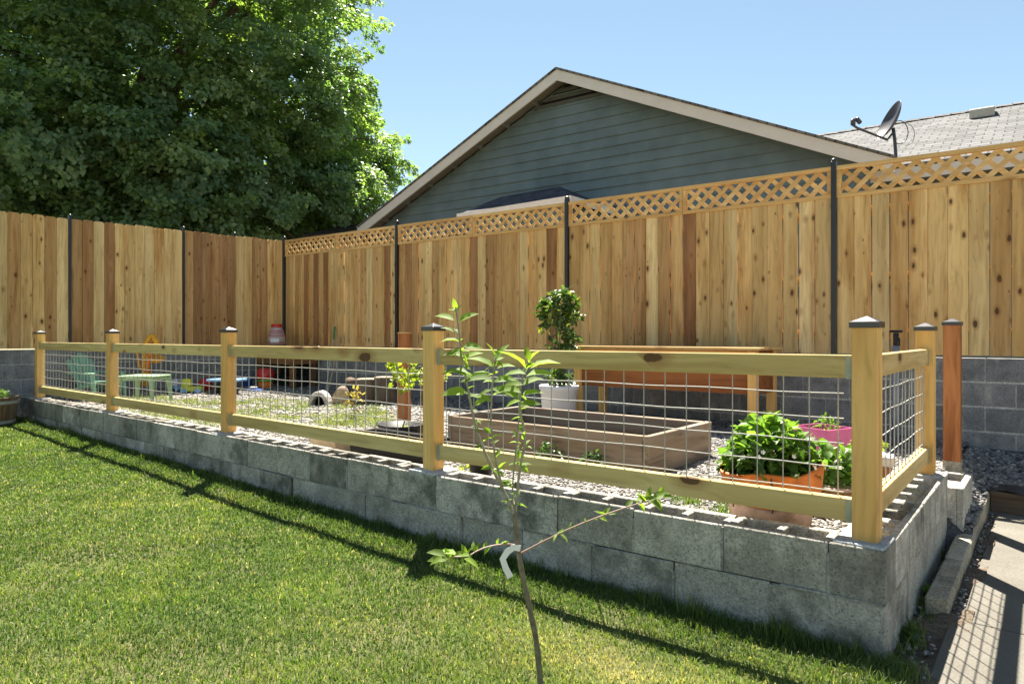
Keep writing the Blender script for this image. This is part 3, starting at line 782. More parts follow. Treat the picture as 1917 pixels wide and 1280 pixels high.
# satellite dish
base=Vector(hcoord(1677,288,10.55)); 
dish=thing('satellite_dish','grey satellite dish on a short mast at the right end of the green gable roof','satellite dish',tuple(HM@base))
Zd=(HM@base).x*FX+(HM@base).y*FY
cen=at_Z(1672,228,Zd); lnb=at_Z(1597,226,Zd-.12)
foot=HM@Vector((base.x,base.y,rz(base.x)+.03))
m=MB(); m.tube([foot,foot+Vector((0,0,.08)),at_Z(1675,262,Zd+.05),at_Z(1672,240,Zd+.04)],.022,8); m.lathe([(.0,.0),(.09,.0),(.09,.015),(0,.02)],tuple(foot),10); m.build('mast',DISHM,dish,smooth=True)
nrm=(Vector((RX,RY,0))*-.90+Vector((0,0,.40))+Vector((FX,FY,0))*.06).normalized()
q=nrm.to_track_quat('Z','Y').to_matrix().to_4x4()
m=MB(); prof=[(0,-.012)]+[(r*.272/6,-.012+.075*(r/6)**2) for r in range(1,7)]+[(.277,.066),(.268,.050)]+[(r*.268/6,-.024+.070*(r/6)**2) for r in range(5,-1,-1)]
m.lathe(prof,tuple(cen),28,M=q,sx=.86,sy=1.0); m.build('reflector',DISHM,dish,smooth=True)
bt=at_Z(1661,262,Zd+.0)
m=MB(); m.tube([at_Z(1674,246,Zd+.03),bt,at_Z(1605,240,Zd-.10),at_Z(1595,233,Zd-.11)],.016,6); m.build('feed_arm',DISHM,dish,smooth=True)
m=MB(); e=lnb; m.tube([e+Vector((0,0,-.06)),e+Vector((0,0,.02))],.032,8); a2=at_Z(1603,222,Zd-.12); m.tube([a2,at_Z(1610,230,Zd-.08)],.030,8); m.tube([e,a2],.02,6); m.build('feed_horn',DISHM,dish,smooth=True)
m=MB()
pts=[at_Z(1684+16*math.cos(a),248+22*math.sin(a),Zd+.06) for a in np.linspace(-2.2,2.4,14)]; m.tube(pts,.006,5)
pts=[at_Z(1696+16*math.cos(a),252+21*math.sin(a),Zd+.10) for a in np.linspace(-1.9,1.7,14)]; m.tube(pts,.004,5); m.build('cable',BLKPL,dish,smooth=True)
# small dark roofed shed in front of the gable
sx0,sx1,sy0,sy1=-8.28,-5.86,8.6,10.0
shed=thing('garden_shed','small shed with a dark hipped roof and white fascia peeking over the lattice','shed',((sx0+sx1)/2,9.3,-.6))
ze=2.955; zr=3.33
m=MB(); m.box((sx0+.15,sy0+.15,-.6),(sx1-.15,sy1-.1,ze-.08)); m.build('wall',SIDING,shed)
m=MB(); V=[(sx0,sy0,ze),(sx1,sy0,ze),(sx1,sy1,ze),(sx0,sy1,ze),(-7.9,9.3,zr),(-6.55,9.3,zr)]
m.add(V,[(0,1,5,4),(1,2,5),(2,3,4,5),(3,0,4),(3,2,1,0)]); m.build('roof',SH_DARK,shed)
m=MB(); m.box((sx0-.02,sy0-.025,ze-.10),(sx1+.02,sy0-.002,ze+.012)); m.box((sx1+.002,sy0,ze-.10),(sx1+.024,sy1,ze+.012)); m.build('fascia',WHITEP,shed)
# far low brown roof at left of the gable
q0=at_Z(566,438,16.9); q1=at_Z(700,404,16.7)
nb=thing('neighbour_house','low brown roofed house half hidden between the maple and the green gable','house',(q0.x,q0.y,-.6))
d=(q1-q0); d.z=0; d.normalize(); nn=Vector((-d.y,d.x,0))
if nn.dot(Vector((FX,FY,0)))<0: nn=-nn
zb=q0.z-.02; e0=q0-d*.05; e1=q0+d*4.5
m=MB(); V=[]
for P_,zz in ((e0,zb),(e1,zb),(e1+nn*2.2,zb+.62),(e0+nn*2.2+d*.55,zb+.62)): V.append((P_.x,P_.y,zz))
V2=[(a,b,c-.12) for a,b,c in V]; m.add(V2+V,fc); m.build('roof',SH_BROWN,nb)
m=MB(); f0=e0+nn*.5+d*.3; f1=e1+nn*.5-d*.3
V=[(f0.x,f0.y,-.6),(f1.x,f1.y,-.6),(f1.x+nn.x*1.4,f1.y+nn.y*1.4,-.6),(f0.x+nn.x*1.4,f0.y+nn.y*1.4,-.6)]
V=V+[(V[0][0],V[0][1],zb-.12),(V[1][0],V[1][1],zb-.12),(V[2][0],V[2][1],zb+.3),(V[3][0],V[3][1],zb+.3)]
m.add(V,fc); m.build('wall',BEIGE,nb)

# ------------------------------------------------------------------ foliage helpers
def norm(v): return v/np.maximum(np.linalg.norm(v,axis=-1,keepdims=True),1e-9)
def leaves(name,mat,parent,pos,ax,nr,L,W,tone,fold=.25,droop=.25,simple=False):
    """pos base of leaf, ax growth direction, nr face normal"""
    ax=norm(ax); nr=norm(nr-ax*np.sum(nr*ax,-1,keepdims=True)); sd=np.cross(ax,nr)
    L=L[:,None]; W=W[:,None]
    def P(u,v,w): return pos+ax*L*u+sd*W*v+nr*(W*w)
    if simple:
        V=np.stack([P(0,0,0),P(.45,.5,fold),P(1,0,-droop),P(.45,-.5,fold)],1); k=4
        b=np.arange(len(pos))*4; F=np.stack([b,b+1,b+2,b+3],1)
        # fold along midrib
        F=np.concatenate([np.stack([b,b+1,b+2],1),np.stack([b,b+2,b+3],1)])
    else:
        V=np.stack([P(0,0,0),P(.33,0,.05),P(.68,0,-.3*droop),P(1,0,-droop),P(.28,.46,fold),P(.66,.40,fold*.8-.3*droop),P(.28,-.46,fold),P(.66,-.40,fold*.8-.3*droop)],1); k=8
        b=np.arange(len(pos))*8
        T=[(0,1,4),(1,2,5),(1,5,4),(2,3,5),(0,6,1),(1,6,7),(1,7,2),(2,7,3)]
        F=np.concatenate([np.stack([b+i for i in tr],1) for tr in T])
    return mk(name,V.reshape(-1,3),F,mat,parent,np.repeat(tone,k,0),smooth=not simple)
def rdir(n): 
    v=RG.normal(0,1,(n,3)); return norm(v)
# ------------------------------------------------------------------ big maple
tree=thing('maple_tree','huge dark green maple tree filling the sky behind the dog eared fence','tree',tuple(at_Z(250,630,19.5)-Vector((0,0,1.37))))
cc=at_Z(225,320,19.8); C=np.array(cc)
Rv=np.array([RX,RY,0]); Fv=np.array([FX,FY,0]); Uv=np.array([0,0,1.])
def crown_shell(n,r0,r1):
    d=rdir(n*2); d=d[d[:,2]>-.75][:n]
    rr=RG.uniform(r0,r1,len(d))
    lump=1+.13*np.sin(d[:,0]*5+1)*np.cos(d[:,2]*6)+.09*np.sin(d[:,1]*9+d[:,2]*7)+.07*np.sin(d[:,0]*13+2)*np.sin(d[:,2]*12)
    rad=np.where(d[:,2]>0,1,1)
    p=C+(Rv*(d[:,:1]*7.15*(1-.20*np.clip(d[:,2:]*1.3,0,1)))+Fv*(d[:,1:2]*6.0)+Uv*np.where(d[:,2:]>0,d[:,2:]*9.,d[:,2:]*5.0))*(rr*lump)[:,None]
    out=norm(Rv*(d[:,:1]/7.5)+Fv*(d[:,1:2]/6.4)+Uv*(d[:,2:]/8))
    return p,out
BC,BO=crown_shell(410,.82,1.04)
S=[];O=[]
for q_,o_ in zip(BC,BO):                       # boughs: each a drooping dome of sprays standing out of the crown
    R_=RG.uniform(.7,1.6); k=int(4+6*R_)
    d=norm(RG.normal(0,1,(k,3))+o_*1.1+Uv*.35)
    S.append(q_+d*np.array([1,1,.8])*R_); O.append(norm(d*.8+o_*.5))
S1=np.concatenate(S);O1=np.concatenate(O)
S2,O2=crown_shell(900,.5,.80)
keepz=S1[:,2]>.9; S1=S1[keepz];O1=O1[keepz]; keepz=S2[:,2]>1.2; S2=S2[keepz];O2=O2[keepz]
S=np.concatenate([S1,S2]);O=np.concatenate([O1,O2])
zz=S[:,0]*FX+S[:,1]*FY; uu=958.5+FPX*(S[:,0]*RX+S[:,1]*RY)/zz; vv=HOR-FPX*(S[:,2]-H0)/zz
kk=~((zz<18.3)&(uu>535)&(vv>372)); S=S[kk]; O=O[kk]     # the low right side of the crown stays clear of the neighbour's roof
vn=S.shape[0]
P=[];A=[];Nn=[];T=[];LL=[]
dirs=O*1.2+Uv*RG.uniform(-.7,.55,(vn,1))+RG.normal(0,.25,(vn,3)); dirs=norm(dirs)
for i in range(vn):
    m=int(RG.uniform(100,190)); ln=RG.uniform(.75,1.5)
    u=RG.random(m)**.8; side=norm(np.cross(dirs[i],Uv)[None])[0]; upv=np.cross(side,dirs[i])
    wdt=.30*np.sin(np.clip(u,.05,.98)*PI)**.7+.08
    v=RG.uniform(-1,1,m)*wdt; w_=RG.normal(0,.075,m)-.28*v*v-.35*(u*u)
    p=S[i]-dirs[i]*ln*.5+dirs[i]*(u*ln)[:,None]+side*v[:,None]+upv*w_[:,None]
    P.append(p); 
    a=dirs[i]*.6+side*(v*1.2)[:,None]+RG.normal(0,.35,(m,3))-Uv*.45; A.append(a)
    nn_=upv*1.0+O[i]*.7+RG.normal(0,.33,(m,3)); Nn.append(nn_)
    tb=RG.normal(.5,.3)
    T.append(np.stack([np.clip(RG.normal(tb,.15,m),0,1),np.clip(RG.normal(.55,.2,m),0,1),RG.random(m)],1))
P=np.concatenate(P);A=np.concatenate(A);Nn=np.concatenate(Nn);T=np.concatenate(T)
Ls=RG.uniform(.085,.15,len(P))
leaves('crown',MAPLE,tree,P,A,Nn,Ls,Ls*.85,T,fold=.16,droop=.1,simple=True)
m=MB(); tb=np.array(root_loc(tree)); tp=Vector(C+Uv*3)
trk=[Vector(tb),Vector(tb)+Vector((.1,.05,1.5)),Vector(tb)+Vector((.0,.1,3.5)),Vector(C+Uv*2),Vector(C+Uv*6)]
m.tube(trk,[.42,.33,.28,.2,.06],10); m.build('trunk',BARK,tree,smooth=True)
m=MB(); 
for i in RG.choice(len(S1),60,replace=False):
    e=Vector(S1[i]); hz=random.uniform(.12,.75); 
    s0=Vector(tb)+(Vector(C+Uv*5)-Vector(tb))*hz; mid=s0.lerp(e,.5)+Vector((0,0,random.uniform(.2,.9)))
    m.tube([s0,s0.lerp(mid,.5)+Vector((0,0,.15)),mid,mid.lerp(e,.6),e],[.10,.08,.055,.035,.012],6)
m.build('limb',BARK,tree,smooth=True)

# ------------------------------------------------------------------ small plants
def shrub(parent,centre,rx,ry,rz_,n,mat,L,Wd,out=.6,up=.5,tone=(.5,.2),shell=.45,name='foliage',droop=.3):
    d=rdir(n); r=RG.uniform(shell,1,n)
    p=np.array(centre)+d*np.array([rx,ry,rz_])*r[:,None]
    ax=d*out+np.array([0,0,up*.3])+RG.normal(0,.5,(n,3)); nn_=np.array([0,0,1.])*up+d*.5+RG.normal(0,.4,(n,3))
    l=L*RG.uniform(.65,1.25,n)
    t=np.stack([np.clip(RG.normal(tone[0],tone[1],n),0,1),RG.random(n),RG.random(n)],1)
    return leaves(name,mat,parent,p,ax,nn_,l,l*Wd,t,fold=.2,droop=droop)
# raised bed
rb=thing('raised_bed','large weathered grey timber raised bed standing on the gravel behind the wire fence','raised bed',(-2.8,4.2,-.09))
bx0,bx1,by0,by1,bz0,bz1=-3.68,-1.93,3.70,4.64,-.10,.152
def part_box(name,a,b,mat,parent,bevel=.004,jit=.003):
    m=MB(); m.box(a,b,jit=jit); return m.build(name,mat,parent,bevel=bevel)
part_box('side_board',(bx0+.045,by0,bz0),(bx1-.052,by0+.042,bz1),GREYW,rb); part_box('side_board',(bx0+.045,by1-.042,bz0),(bx1-.052,by1,bz1),GREYW,rb)
part_box('end_board',(bx0,by0,bz0),(bx0+.042,by1,bz1+.004),GREYWY,rb); part_box('end_board',(bx1-.042,by0-.002,bz0),(bx1,by1,bz1+.004),GREYWY,rb)
part_box('corner_post',(bx1-.09,by0+.044,bz0),(bx1-.045,by0+.09,bz1-.006),GREYW,rb)
m=MB(); m.box((bx0+.044,by0+.044,bz0),(bx1-.1,by1-.044,bz1-.15)); m.build('soil',SOIL,rb)
# weeds at the foot of the raised bed
for i,(px,py,s,lb) in enumerate(((1030,848,.10,'dark leafy weed at the front foot of the raised bed, nearest the bed middle'),(1110,862,.07,'small dark weed at the front foot of the raised bed, nearest its right corner'))):
    g=at_y(px,py,3.64); w_=thing('weed_plant',lb,'plant',(g.x,3.64,-.09),'weeds by the raised bed')
    shrub(w_,(g.x,3.63,-.04),s*1.2,.05,s,110,SHRUBL,.035,.6,tone=(.35,.2))
# elevated cedar planter
pt=thing('planter_table','raised cedar planter box on four tall legs, against the grey block wall','planter',(-2.9,6,-.09))
x0,x1,y0,y1=-3.86,-1.98,5.72,6.28
part_box('front_board',(x0+.06,y0+.04,.27),(x1-.06,y0+.075,.50),REDW_H,pt); part_box('back_board',(x0+.06,y1-.07,.27),(x1-.06,y1-.035,.648),REDW_H,pt)
part_box('upper_board',(x0+.06,y0+.038,.505),(x1-.06,y0+.073,.648),CEDAR_H,pt)
part_box('end_board',(x0+.012,y0+.095,.27),(x0+.045,y1-.095,.648),REDW_H,pt); part_box('end_board',(x1-.045,y0+.095,.27),(x1-.012,y1-.095,.648),REDW_H,pt)
for xx in (x0,x1-.077):
    for yy in (y0,y1-.077): part_box('leg',(xx,yy,-.10),(xx+.075,yy+.075,.648),POST,pt)
m=MB()
m.box((x0-.04,y0-.03,.652),(x1+.04,y0+.10,.676)); m.box((x0-.04,y1-.10,.652),(x1+.04,y1+.03,.676)); m.box((x0-.04,y0+.102,.652),(x0+.1,y1-.102,.676)); m.box((x1-.1,y0+.102,.652),(x1+.04,y1-.102,.676))
m.build('rim_board',CEDAR_H,pt,bevel=.003)
m=MB(); m.box((x0+.05,y0+.08,.30),(x1-.05,y1-.08,.56)); m.build('soil',SOIL,pt)
# second cedar planter in the far corner
ct=thing('planter_table','dark cedar box on legs in the far corner, a jar standing on it','planter',(-10,6.2,-.09))
x0,x1,y0,y1=-10.55,-9.45,5.98,6.46
part_box('front_board',(x0+.01,y0,.32),(x1-.005,y0+.035,.60),DARKW2,ct); part_box('end_board',(x1-.035,y0+.037,.32),(x1,y1,.60),DARKW2,ct)
m=MB(); m.box((x0+.09,y1-.06,-.1),(x1-.13,y1-.04,.318)); m.box((x0+.1,y0+.13,-.09),(x1-.14,y1-.061,.12)); m.build('dark_recess_fill',BLKPL,ct)  # black boxes stand in for the dark shade of the recess underneath
for xx in (x0+.01,x1-.125):
    for yy in (y0+.038,y1-.08): part_box('leg',(xx,yy,-.10),(xx+.085,yy+.079,.598),DARKW2,ct)
m=MB(); m.box((x0,y0-.02,.602),(x1+.02,y1,.622)); m.build('top_board',CEDAR_H,ct)
# jar
jp=Vector((at_y(518,640,6.2).x,6.2,.623))
jar=thing('drinks_jar','big clear ribbed jar with a red lid, standing on the corner planter','jar',tuple(jp))
m=MB(); m.lathe([(.10,0),(.135,.02),(.140,.12),(.125,.20),(.10,.27),(.075,.30),(.075,.315)],tuple(jp),24); m.build('body',JAR,jar,smooth=True)
m=MB(); 
for z,r in ((.05,.143),(.16,.138),(.205,.127),(.24,.116)): m.lathe([(r-.004,z-.006),(r+.002,z),(r-.004,z+.006)],tuple(jp),24)
m.build('red_band',REDPL,jar,smooth=True)
m=MB(); m.lathe([(.084,.306),(.09,.31),(.09,.35),(.08,.36),(0,.362)],tuple(jp),24); m.build('lid',REDPL,jar,smooth=True)
m=MB(); 
V=[]
for rr_ in (.141,.1445):
    for z_ in (.05,.115):
        for k in range(7):
            a=math.atan2(-jp.y,-jp.x)-.75+k*.17; V.append(jp+Vector((rr_*math.cos(a),rr_*math.sin(a),z_)))
m.add(V,[(k,k+1,k+8,k+7) for k in range(6)]+[(14+k,14+k+7,14+k+8,14+k+1) for k in range(6)]+[(7+k,8+k,22+k,21+k) for k in range(6)]); m.build('paper_label',WHITEP,jar)
# white pot with climbing shrub
g=Vector((-3.83,5.42,-.09))
wp=thing('plant_pot','round white plastic pot between the raised bed and the cedar planter','pot',tuple(g))
m=MB(); m.lathe([(.15,0),(.165,.02),(.185,.33),(.198,.335),(.20,.375),(.19,.38),(.178,.36),(.17,.33)],tuple(g),28); m.build('shell',WHITEPL,wp,smooth=True)
m=MB(); m.lathe([(.172,.30),(.17,.335),(0,.345)],tuple(g),20); m.build('soil',SOIL,wp)
sh=thing('potted_shrub','upright leafy shrub growing in the round white pot','shrub',tuple(g+Vector((0,0,.34))))
for q_,n_ in (((-.17,.0,1.17),70),((-.07,.03,1.25),80),((.06,.02,1.27),80),((.15,.0,1.20),70),((-.02,-.04,1.13),90),((.10,-.03,1.10),80),((-.13,-.04,1.02),55),((.16,.05,1.06),50),((.02,.0,1.02),70),((-.20,-.02,1.09),26)): shrub(sh,g+Vector(q_),.075,.075,.065,n_,SHRUBL,.06,.58,tone=(.6,.25),shell=.25)
for q_,n_ in (((.05,0,.92),60),((.11,0,.80),65),((.05,-.03,.70),60),((.17,0,.86),30),((-.06,-.03,.78),22),((.14,-.04,.66),50),((.19,.0,.70),24),((.06,0,.60),50)): shrub(sh,g+Vector(q_),.07,.07,.07,n_,SHRUBL,.056,.58,tone=(.4,.2),shell=.2)
shrub(sh,g+Vector((0,0,.44)),.15,.13,.12,220,SHRUBL,.05,.6,tone=(.4,.2),shell=.2)
shrub(sh,g+Vector((-.16,-.03,1.02)),.06,.06,.12,60,LIME,.05,.6)
m=MB()
for k in range(6):
    a=k*1.05; m.tube([g+Vector((.04*math.cos(a),.04*math.sin(a),.33)),g+Vector((.08*math.cos(a),.06*math.sin(a),.7)),g+Vector((.12*math.cos(a+.4)-.02,.10*math.sin(a),1.15))],[.008,.006,.003],6)
m.build('stem',TWIG,sh)
# orange/pale clay pot with strawberry plant
g=Vector(at_z(1437,985,-.09)); g=Vector((-1.02,3.12,-.09))
sp=thing('plant_pot','wide orange rimmed clay pot with pale flaking sides, holding the strawberry plant','pot',tuple(g))
m=MB(); m.lathe([(.15,0),(.17,.01),(.185,.10),(.205,.165),(.209,.172)],tuple(g),36,wob=lambda i,a:(.006*math.sin(3*a+i),0)); m.build('clay_body',PINKCLAY,sp,smooth=True)
m=MB(); m.lathe([(.203,.130),(.211,.135),(.222,.25),(.226,.262),(.216,.268),(.206,.255),(.198,.20)],tuple(g),40,wob=lambda i,a:(.006*math.sin(5*a),(.022*math.sin(a+.9)+.010*math.sin(4*a+1)) if i>2 else .022*math.sin(2*a+1.2)*(1 if i<2 else 0))); m.build('orange_rim',ORFAB,sp,smooth=True)
m=MB(); m.lathe([(.200,.18),(.198,.225),(0,.245)],tuple(g),24); m.build('soil',SOIL,sp)
m=MB(); 
for aa in (-1.2,-2.05): m.tube([g+Vector((.212*math.cos(aa),.212*math.sin(aa),.10)),g+Vector((.219*math.cos(aa+.02),.219*math.sin(aa+.02),.17)),g+Vector((.227*math.cos(aa-.03),.227*math.sin(aa-.03),.25))],.0035,5)
m.build('binding_wire',BLKPL,sp)
st=thing('strawberry_plant','bushy bright green strawberry plant with white flowers in the orange rimmed pot','plant',tuple(g+Vector((0,0,.24))))
n=900
d=rdir(n); d[:,2]=np.abs(d[:,2])*.9+.05; d=norm(d); r=RG.uniform(.55,1,n)
p=np.array(g+Vector((0,0,.24)))+d*np.array([.20,.20,.24])*r[:,None]
l=RG.uniform(.04,.068,n)
leaves('foliage',STRAW,st,p,d*.7+RG.normal(0,.5,(n,3)),np.array([0,0,1.])+d*.5+RG.normal(0,.35,(n,3)),l,l*.78,np.stack([np.clip(.15+.8*(r*d[:,2])+RG.normal(0,.15,n),0,1),RG.random(n),RG.random(n)],1),fold=.22,droop=.3)
m=MB()
for k in range(60):
    q_=p[k*7]; m.tube([g+Vector((random.uniform(-.08,.08),random.uniform(-.08,.08),.24)),Vector(q_)],[.003,.002],5)
m.build('leaf_stalk',LIME,st)
for k in range(24):
    m=MB(); dd=rdir(1)[0]; dd[2]=abs(dd[2])*.8; q_=Vector(np.array(g)+np.array([0,0,.25])+dd*np.array([.205,.205,.2]))
    fc_=Vector(dd).normalized(); u_=fc_.orthogonal().normalized(); v_=fc_.cross(u_); q_=q_+fc_*.03; V=[q_+fc_*.001]
    for j in range(20):
        a=j*2*PI/20; rr_=.011*(.62+.38*abs(math.cos(2.5*a))); V.append(q_+(u_*math.cos(a)+v_*math.sin(a))*rr_+fc_*.003*abs(math.cos(2.5*a)))
    m.add(V,[(0,1+j,1+(j+1)%20) for j in range(20)]); m.build('flower',WHITEP,st)
# pink pot
g=Vector((-1.27,5.02,-.09))
pp=thing('plant_pot','square bright pink plastic pot behind the strawberry plant','pot',tuple(g))
m=MB(); R45=Matrix.Translation(g)@Matrix.Rotation(math.radians(-22),4,'Z')
b0,b1,hh=.105,.145,.225
V=[]
for s,z in ((b0,0),(b1,hh),(b1-.008,hh),(b0-.004,.03)):
    for sx,sy in ((-1,-1),(1,-1),(1,1),(-1,1)): V.append(R45@Vector((sx*s,sy*s,z)))
F_=[(3,2,1,0)]
for k in range(3):
    for j in range(4): F_.append((k*4+j,k*4+(j+1)%4,(k+1)*4+(j+1)%4,(k+1)*4+j))
m.add(V,F_); m.build('shell',PINK,pp)
m=MB(); m.prism([tuple((R45@Vector((sx*.128,sy*.128,0)))[:2]) for sx,sy in ((-1,-1),(1,-1),(1,1),(-1,1))],.05,.085); m.build('soil',SOIL,pp)
tt=thing('seedling','wispy pale seedling sprouting from the square pink pot','plant',tuple(g+Vector((0,0,.17))))
shrub(tt,g+Vector((.02,0,.25)),.09,.08,.05,70,STRAW,.035,.4,tone=(.6,.2))
# coir bowl plant + red bag on right
g=Vector((-.86,3.62,-.09))
cb=thing('plant_pot','brown coir lined bowl of green plants behind the corner post','pot',tuple(g))
m=MB(); m.lathe([(.08,0),(.12,.03),(.16,.09),(.168,.12),(.155,.115),(.14,.09)],tuple(g),26,wob=lambda i,a:(.004*math.sin(7*a),.004*math.sin(5*a))); m.build('bowl',COCO,cb,smooth=True)
m=MB(); m.lathe([(.168,.112),(.175,.12),(.170,.130),(.160,.126)],tuple(g),26); m.build('rim',PINKCLAY,cb,smooth=True)
m=MB(); m.lathe([(.15,.08),(.14,.10),(0,.11)],tuple(g),18); m.build('soil',SOIL,cb)
cp=thing('strawberry_plant','low leafy green plant with pale flowers in the brown coir lined bowl','plant',tuple(g+Vector((0,0,.11))))
shrub(cp,g+Vector((-.03,.02,.18)),.20,.16,.12,420,STRAW,.055,.75,tone=(.55,.25),shell=.3)
m=MB(); m.tube([g+Vector((-.06,-.05,.12)),g+Vector((.0,-.06,.22)),g+Vector((.07,-.05,.30))],.006,5); m.tube([g+Vector((-.2,-.02,.22)),g+Vector((-.08,-.04,.245)),g+Vector((.02,-.05,.19))],.006,5); m.build('pale_stalk',WHITEP,cp)
g2=Vector((-1.02,3.45,-.09))
rd=thing('plant_pot','small red plastic pot tucked between the orange rimmed pot and the coir bowl','pot',tuple(g2))
m=MB(); m.lathe([(.05,0),(.055,.01),(.072,.12),(.078,.122),(.078,.145),(.07,.145),(.064,.11)],tuple(g2),20); m.build('shell',REDPL,rd,smooth=True)
m=MB(); m.lathe([(.066,.10),(0,.11)],tuple(g2),16); m.build('soil',SOIL,rd)
# white and terracotta small pot seen through the side panel
g=Vector((-.80,4.12,-.09))
wq=thing('plant_pot','brown clay pot with a white crusted rim, seen through the short wire panel','pot',tuple(g))
m=MB(); m.lathe([(.08,0),(.085,.01),(.115,.16),(.10,.16),(.09,.10)],tuple(g),22); m.build('shell',TERRA,wq,smooth=True)
m=MB(); m.lathe([(.116,.155),(.124,.16),(.122,.205),(.112,.21),(.10,.19)],tuple(g),22,wob=lambda i,a:(0,.006*math.sin(6*a))); m.build('rim',WHITEPL,wq,smooth=True)
m=MB(); m.lathe([(.105,.15),(0,.17)],tuple(g),16); m.build('soil',SOIL,wq)
gp=thing('seedling','tiny bright green seedling in the white rimmed clay pot','plant',tuple(g+Vector((0,0,.17))))
shrub(gp,g+Vector((0,0,.25)),.08,.07,.05,60,LIME,.045,.7,tone=(.5,.25))
# black trough, beige tub, small black pot
tr=thing('planting_trough','long black plastic trough right behind the block wall, left of the middle fence post','trough',(-3.6,3.15,-.1))
m=MB(); a,b,c_,d_=-4.0,-3.22,2.99,3.24
V=[]
for s,z in ((.02,-.10),(0,.075),(.012,.075),(.03,-.07)): V+=[(a+s,c_+s,z),(b-s,c_+s,z),(b-s,d_-s,z),(a+s,d_-s,z)]
m.add(V,F_); m.box((a-.012,c_-.012,.055),(b+.012,c_-.001,.08)); m.box((a-.012,d_+.001,.055),(b+.012,d_+.012,.08)); m.build('shell',BLKPL,tr,bevel=.002)
m=MB(); m.box((a+.04,c_+.04,-.06),(b-.04,d_-.04,.03)); m.build('soil',SOIL,tr)
bt_=thing('plastic_tub','pale beige plastic tub on the gravel beside the black trough','tub',(-4.22,3.05,-.1))
m=MB(); a,b,c_,d_=-4.40,-4.06,2.92,3.16; V=[]
for s,z in ((.03,-.10),(0,.05),(.008,.05),(.034,-.08)): V+=[(a+s,c_+s,z),(b-s,c_+s,z),(b-s,d_-s,z),(a+s,d_-s,z)]
m.add(V,F_); m.build('shell',BEIGE,bt_,bevel=.004)
m=MB(); m.box((a-.012,c_-.012,.034),(b+.012,c_-.001,.048)); m.box((a-.012,d_+.001,.034),(b+.012,d_+.012,.048)); m.build('rim',BEIGE,bt_,bevel=.002)
g=Vector((-2.68,2.98,-.09))
sb=thing('plant_pot','small black nursery pot on the gravel just behind the middle fence post','pot',tuple(g))
m=MB(); m.lathe([(.055,0),(.06,.01),(.075,.10),(.082,.102),(.082,.118),(.074,.118),(.066,.08)],tuple(g),20); m.build('shell',BLKPL,sb,smooth=True)
m=MB(); m.lathe([(.07,.085),(0,.095)],tuple(g),14); m.build('soil',SOIL,sb)
g=g+Vector((-.13,.0,0)); wd=thing('weed_plant','tiny pale green weed beside the small black nursery pot','plant',tuple(g)); shrub(wd,g+Vector((0,0,.03)),.05,.05,.04,45,LIME,.03,.6)
# redwood post and sapling in tray
g=Vector((-4.95,4.38,-.1))
p1=thing('timber_post','short square redwood post in the garden left of the middle fence post','post',tuple(g))
m=MB(); s=.047; Rz=Matrix.Translation((g.x,g.y,0))@Matrix.Rotation(math.radians(8),4,'Z'); m.box((-s,-s,-.12),(s,s,.80),M=Rz); m.build('shaft',REDW,p1,bevel=.004)
m=MB(); m.box((-s-.001,-s-.001,.801),(s+.001,s+.001,.812),M=Rz); m.build('end_cap',CEDAR_H,p1)
g=Vector((-4.12,3.62,-.09))
bp=thing('plant_pot','wide black nursery pot at the foot of the lime leaved sapling','pot',tuple(g))
m=MB(); m.lathe([(.15,0),(.16,.01),(.19,.13),(.20,.132),(.20,.155),(.19,.155),(.175,.11)],tuple(g),26,wob=lambda i,a:(.005*math.sin(3*a),.006*math.sin(2*a))); m.build('shell',BLKPL,bp,smooth=True)
m=MB(); m.lathe([(.18,.09),(0,.12)],tuple(g),18); m.build('soil',SOIL,bp)
ls=thing('young_sapling','lime leaved young sapling in the wide black nursery pot','sapling',tuple(g+Vector((0,0,.11))))
Zg=g.x*FX+g.y*FY
def AZ(px,py,dz=0): return at_Z(px,py,Zg+dz)
m=MB(); m.tube([g+Vector((0,0,.11)),AZ(757,790),AZ(752,745),AZ(757,712),AZ(770,690),AZ(790,684)],[.007,.006,.005,.004,.003,.002],6); m.tube([AZ(752,745),AZ(742,710),AZ(735,690)],[.005,.003,.002],6); m.tube([AZ(757,712),AZ(790,722),AZ(828,706)],[.004,.003,.002],6); m.build('stem',TWIGG,ls,smooth=True)
c1=AZ(768,706); c2=AZ(822,706); c3=AZ(738,688)
def rshrub(parent,cen,rx,rz_,n,mat,L,w,**k): return shrub(parent,cen,rx,rx,rz_,n,mat,L,w,**k)
rshrub(ls,c1,.16,.11,120,LIME,.052,.72,shell=.2); rshrub(ls,c2,.07,.08,40,LIME,.055,.7,shell=.2); rshrub(ls,c3,.05,.05,26,LIME,.052,.7,shell=.2)
rshrub(ls,AZ(762,800),.04,.03,16,LIME,.035,.6)
# dry seedling
g=Vector((-5.77,4.4,-.09)); dsd=thing('dry_seedling','wilted yellow seedling in front of the cut logs','plant',tuple(g))
m=MB(); m.tube([g,g+Vector((0,0,.15)),g+Vector((.03,.0,.32))],[.006,.005,.002],5); m.build('stem',TWIG,dsd)
shrub(dsd,g+Vector((.0,0,.2)),.09,.09,.14,46,DRYL,.07,.45,shell=.2)
